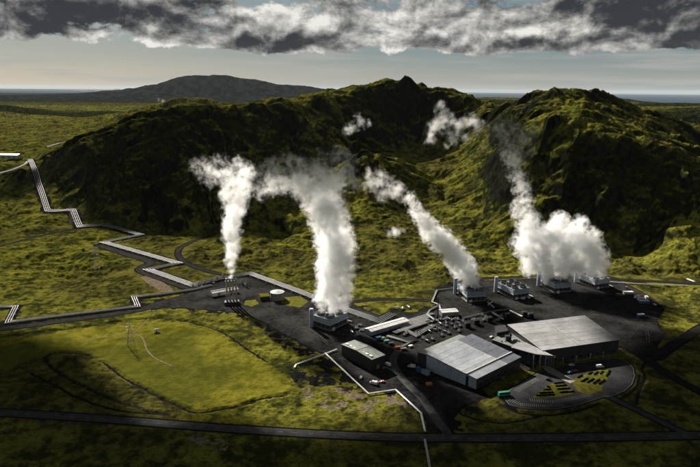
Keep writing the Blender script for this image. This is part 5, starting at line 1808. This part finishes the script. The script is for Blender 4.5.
def plume(name, label, Y0, Y1, pts, dens=0.30, warp=8.0, nscale=0.19, erode=2.3, step=0.45, zfade=(50, 150, .45)):
    """pts: (px, py, radius px, strength); the depth drifts from Y0 at the foot to Y1 at the top"""
    ys = [p[1] for p in pts]; lo, hi = max(ys), min(ys)
    bl = []
    rn = random.Random(len(pts))
    for p in pts:
        t_ = (lo - p[1]) / (lo - hi)
        Yp = Y0 + (Y1 - Y0) * t_
        r = p[2] * Yp / F
        Yp += rn.uniform(-.35, .35) * r * min(1, 3 * t_)
        bl.append((at(p[0], p[1], Yp), r, p[3] if len(p) > 3 else 1.0))
    bm = bmesh.new()
    for c, r, s_ in bl:
        bmesh.ops.create_icosphere(bm, subdivisions=2, radius=r * 1.12, matrix=Matrix.Translation(c))
    me_ = bpy.data.meshes.new(name); bm.to_mesh(me_); bm.free()
    tmp = bpy.data.objects.new('tmp', me_); COL.objects.link(tmp)
    md = tmp.modifiers.new('r', 'REMESH'); md.mode = 'VOXEL'; md.voxel_size = 3.0
    dg = bpy.context.evaluated_depsgraph_get(); dg.update()
    ev = bpy.data.meshes.new_from_object(tmp.evaluated_get(dg))
    bpy.data.objects.remove(tmp); bpy.data.meshes.remove(me_)
    ev.name = name
    o = bpy.data.objects.new(name, ev); COL.objects.link(o)
    ev.materials.clear()
    mt = steam_material(name, bl, dens, warp, nscale, erode, zfade)
    mt.cycles.volume_step_rate = step
    ev.materials.append(mt)
    tag(o, label, 'steam', 'steam plumes over the plant')
    return o


plume('steam_plume', 'narrow bluish white steam column rising from the four stacks', 612, 640,
      [(231, 277, 4.5), (231, 271, 6), (231, 264, 8), (231, 256, 10), (232, 247, 12), (231, 238, 13), (231, 229, 14), (232, 220, 14), (234, 211, 15), (236, 202, 16), (238, 193, 16), (229, 195, 13), (242, 184, 16),
       (232, 182, 14), (246, 174, 15), (228, 174, 14, .8), (217, 174, 14, .62), (207, 170, 14, .55), (198, 166, 12, .48), (220, 163, 12, .5), (240, 166, 12, .6), (209, 182, 10, .45)], 0.32)
plume('steam_plume', 'tallest and widest steam column, rising from the lone cooling tower', 546, 585,
      [(322, 306, 9), (333, 309, 10), (343, 305, 9), (322, 299, 12), (333, 300, 14), (344, 297, 12), (328, 290, 18), (341, 288, 17), (336, 277, 24), (336, 263, 26), (336, 249, 26), (334, 236, 25), (331, 223, 25), (327, 211, 25), (322, 200, 26, .95), (326, 188, 24, .85),
       (312, 190, 22, .85), (336, 178, 20, .7), (300, 182, 22, .8), (285, 181, 20, .75), (271, 183, 18, .7), (260, 190, 14, .55), (346, 168, 16, .6), (318, 172, 18, .65), (302, 166, 16, .6), (336, 158, 15, .5), (349, 158, 12, .5), (276, 168, 16, .55), (354, 183, 12, .45), (288, 165, 15, .55), (322, 155, 12, .45), (262, 172, 12, .45)], 0.50)
plume('steam_plume', 'steam plume slanting up to the left from the left rear cooling tower', 628, 700,
      [(464, 286, 8), (475, 287, 8), (470, 279, 13), (466, 271, 16), (460, 263, 17), (454, 255, 17), (448, 247, 17), (441, 240, 17), (434, 234, 15), (427, 226, 13), (421, 217, 12, .85), (415, 208, 11, .7), (409, 199, 10, .55)], 0.50)
plume('steam_plume', 'broad steam cloud over the two right cooling towers with a tall trailing wisp', 662, 760,
      [(548, 276, 11), (562, 277, 11), (591, 272, 11), (601, 272, 9), (546, 269, 15), (562, 268, 17), (590, 265, 16), (602, 264, 11), (576, 266, 17), (531, 265, 15), (540, 254, 23), (564, 251, 25), (588, 249, 20), (600, 254, 12), (523, 246, 16), (531, 238, 20), (551, 237, 21), (575, 234, 19), (592, 237, 13, .8), (560, 222, 14, .8), (580, 223, 12, .8),
       (529, 222, 16, .9), (522, 211, 14, .7), (525, 200, 13, .62), (522, 188, 13, .55), (518, 175, 13, .52), (515, 162, 15, .55), (511, 150, 17, .58), (523, 139, 15, .5), (504, 139, 15, .5), (498, 128, 13, .45), (514, 128, 13, .45), (533, 131, 10, .4), (488, 143, 12, .42), (485, 131, 11, .4), (530, 150, 9, .4)], 0.50, zfade=(55, 135, .34))
plume('steam_wisp', 'torn wisp of steam drifting below the middle peak, right of the notch', 1000, 1080,
      [(435, 128, 13, .7), (444, 118, 12, .65), (441, 107, 9, .55), (430, 140, 10, .55), (458, 127, 14, .6), (470, 122, 12, .55), (466, 138, 10, .5), (480, 128, 11, .5), (452, 140, 10, .5)], 0.17, 14, .08, 2.0, .5)
plume('steam_wisp', 'faint wisp of steam in front of the dark middle knob', 800, 840,
      [(371, 186, 11, .55), (380, 180, 14, .6), (390, 184, 13, .6), (398, 192, 12, .6), (384, 195, 11, .5), (370, 174, 9, .5), (405, 200, 9, .5)], 0.20, 12, .09, 2.0, .5)
plume('steam_wisp', 'small wisp of steam on the ridge flank left of the middle peak', 1400, 1450,
      [(348, 130, 7, .6), (354, 126, 8, .65), (361, 124, 8, .65), (368, 123, 6, .6), (358, 116, 6, .5)], 0.15, 18, .06, 1.9, .5)
plume('steam_wisp', 'low puff of steam on the moss slope above the middle plume', 900, 920,
      [(388, 234, 7, .7), (396, 232, 8, .7), (403, 231, 5, .6)], 0.16, 8, .12, 1.8, .5)
plume('steam_wisp', 'tiny white steam puff on the far plain behind the left ridge', 3300, 3350,
      [(159, 99.5, 3, .8), (163, 101, 4, .9), (168, 103, 3, .8)], 0.02, 20, .03, 1.3, .5)

# ------------------------------------------------------------------ unseen cloud added toward the sun to shade foreground and left hill
def shade_cloud_body():
    bm = bmesh.new()
    alt = 1300.0
    spots = [(-60, 400, 95), (-20, 430, 70), (40, 440, 55), (110, 458, 50), (190, 470, 45), (270, 478, 45), (350, 478, 50), (430, 470, 52), (510, 466, 52), (580, 462, 58), (650, 455, 62), (720, 432, 70), (800, 400, 90), (880, 370, 90), (-160, 370, 100), (690, 425, 60), (610, 440, 45), (-5, 415, 60), (480, 452, 40)]
    for px, py, r in spots:
        x, y = g(px, py)
        c = Vector((x, y, 0)) + sdir * (alt / sdir.z)
        rn_ = random.Random(int(px))
        for q_ in range(4):
            o_ = Vector((rn_.uniform(-.45, .45) * r, rn_.uniform(-.45, .45) * r, rn_.uniform(-.1, .1) * r))
            rs = r * rn_.uniform(.65, 1.0)
            bmesh.ops.create_icosphere(bm, subdivisions=3, radius=1.0, matrix=Matrix.Translation(c + o_) @ Matrix.Diagonal((rs, rs, rs * .36, 1)))
    for px, py, r in [(20, 190, 50), (105, 168, 60), (145, 158, 60), (185, 152, 60), (220, 152, 50), (125, 195, 45), (170, 190, 50), (210, 190, 45)]:
        x, y = hit(px, py)
        zz = float(hz(x, y))
        c = Vector((x, y, zz)) + sdir * ((alt - zz) / sdir.z)
        bmesh.ops.create_icosphere(bm, subdivisions=3, radius=1.0, matrix=Matrix.Translation(c) @ Matrix.Diagonal((r, r, r * .33, 1)))
    me_ = bpy.data.meshes.new('shade_clouds'); bm.to_mesh(me_); bm.free()
    tmp = bpy.data.objects.new('tmp', me_); COL.objects.link(tmp)
    md = tmp.modifiers.new('r', 'REMESH'); md.mode = 'VOXEL'; md.voxel_size = 9.0
    dg = bpy.context.evaluated_depsgraph_get(); dg.update()
    ev = bpy.data.meshes.new_from_object(tmp.evaluated_get(dg))
    bpy.data.objects.remove(tmp); bpy.data.meshes.remove(me_)
    ev.name = 'shade_clouds'; ev.materials.clear()
    mt = bpy.data.materials.new('shade_cloud_vapour'); mt.use_nodes = True
    q = N(mt.node_tree)
    vol = q.n('ShaderNodeVolumePrincipled', {'Color': (0.99, 0.99, 0.99, 1), 'Density': 0.11, 'Anisotropy': 0.3})
    o_ = q.n('ShaderNodeOutputMaterial'); q.link(vol.outputs[0], o_.inputs['Volume'])
    mt.cycles.homogeneous_volume = True
    ev.materials.append(mt)
    o = bpy.data.objects.new('shade_clouds', ev); COL.objects.link(o)
    o['kind'] = 'stuff'


shade_cloud_body()

# ------------------------------------------------------------------ haze: the clear, slightly moist air
hm = bpy.data.materials.new('air'); hm.use_nodes = True
q = N(hm.node_tree)
vol = q.n('ShaderNodeVolumePrincipled', {'Color': (0.80, 0.90, 1.0, 1), 'Density': 3e-6, 'Anisotropy': 0.0})
o_ = q.n('ShaderNodeOutputMaterial'); q.link(vol.outputs[0], o_.inputs['Volume'])
hm.cycles.homogeneous_volume = True
MB().box(-200000, 200000, -1500, 200000, -172, 760).build('haze', hm)['kind'] = 'stuff'
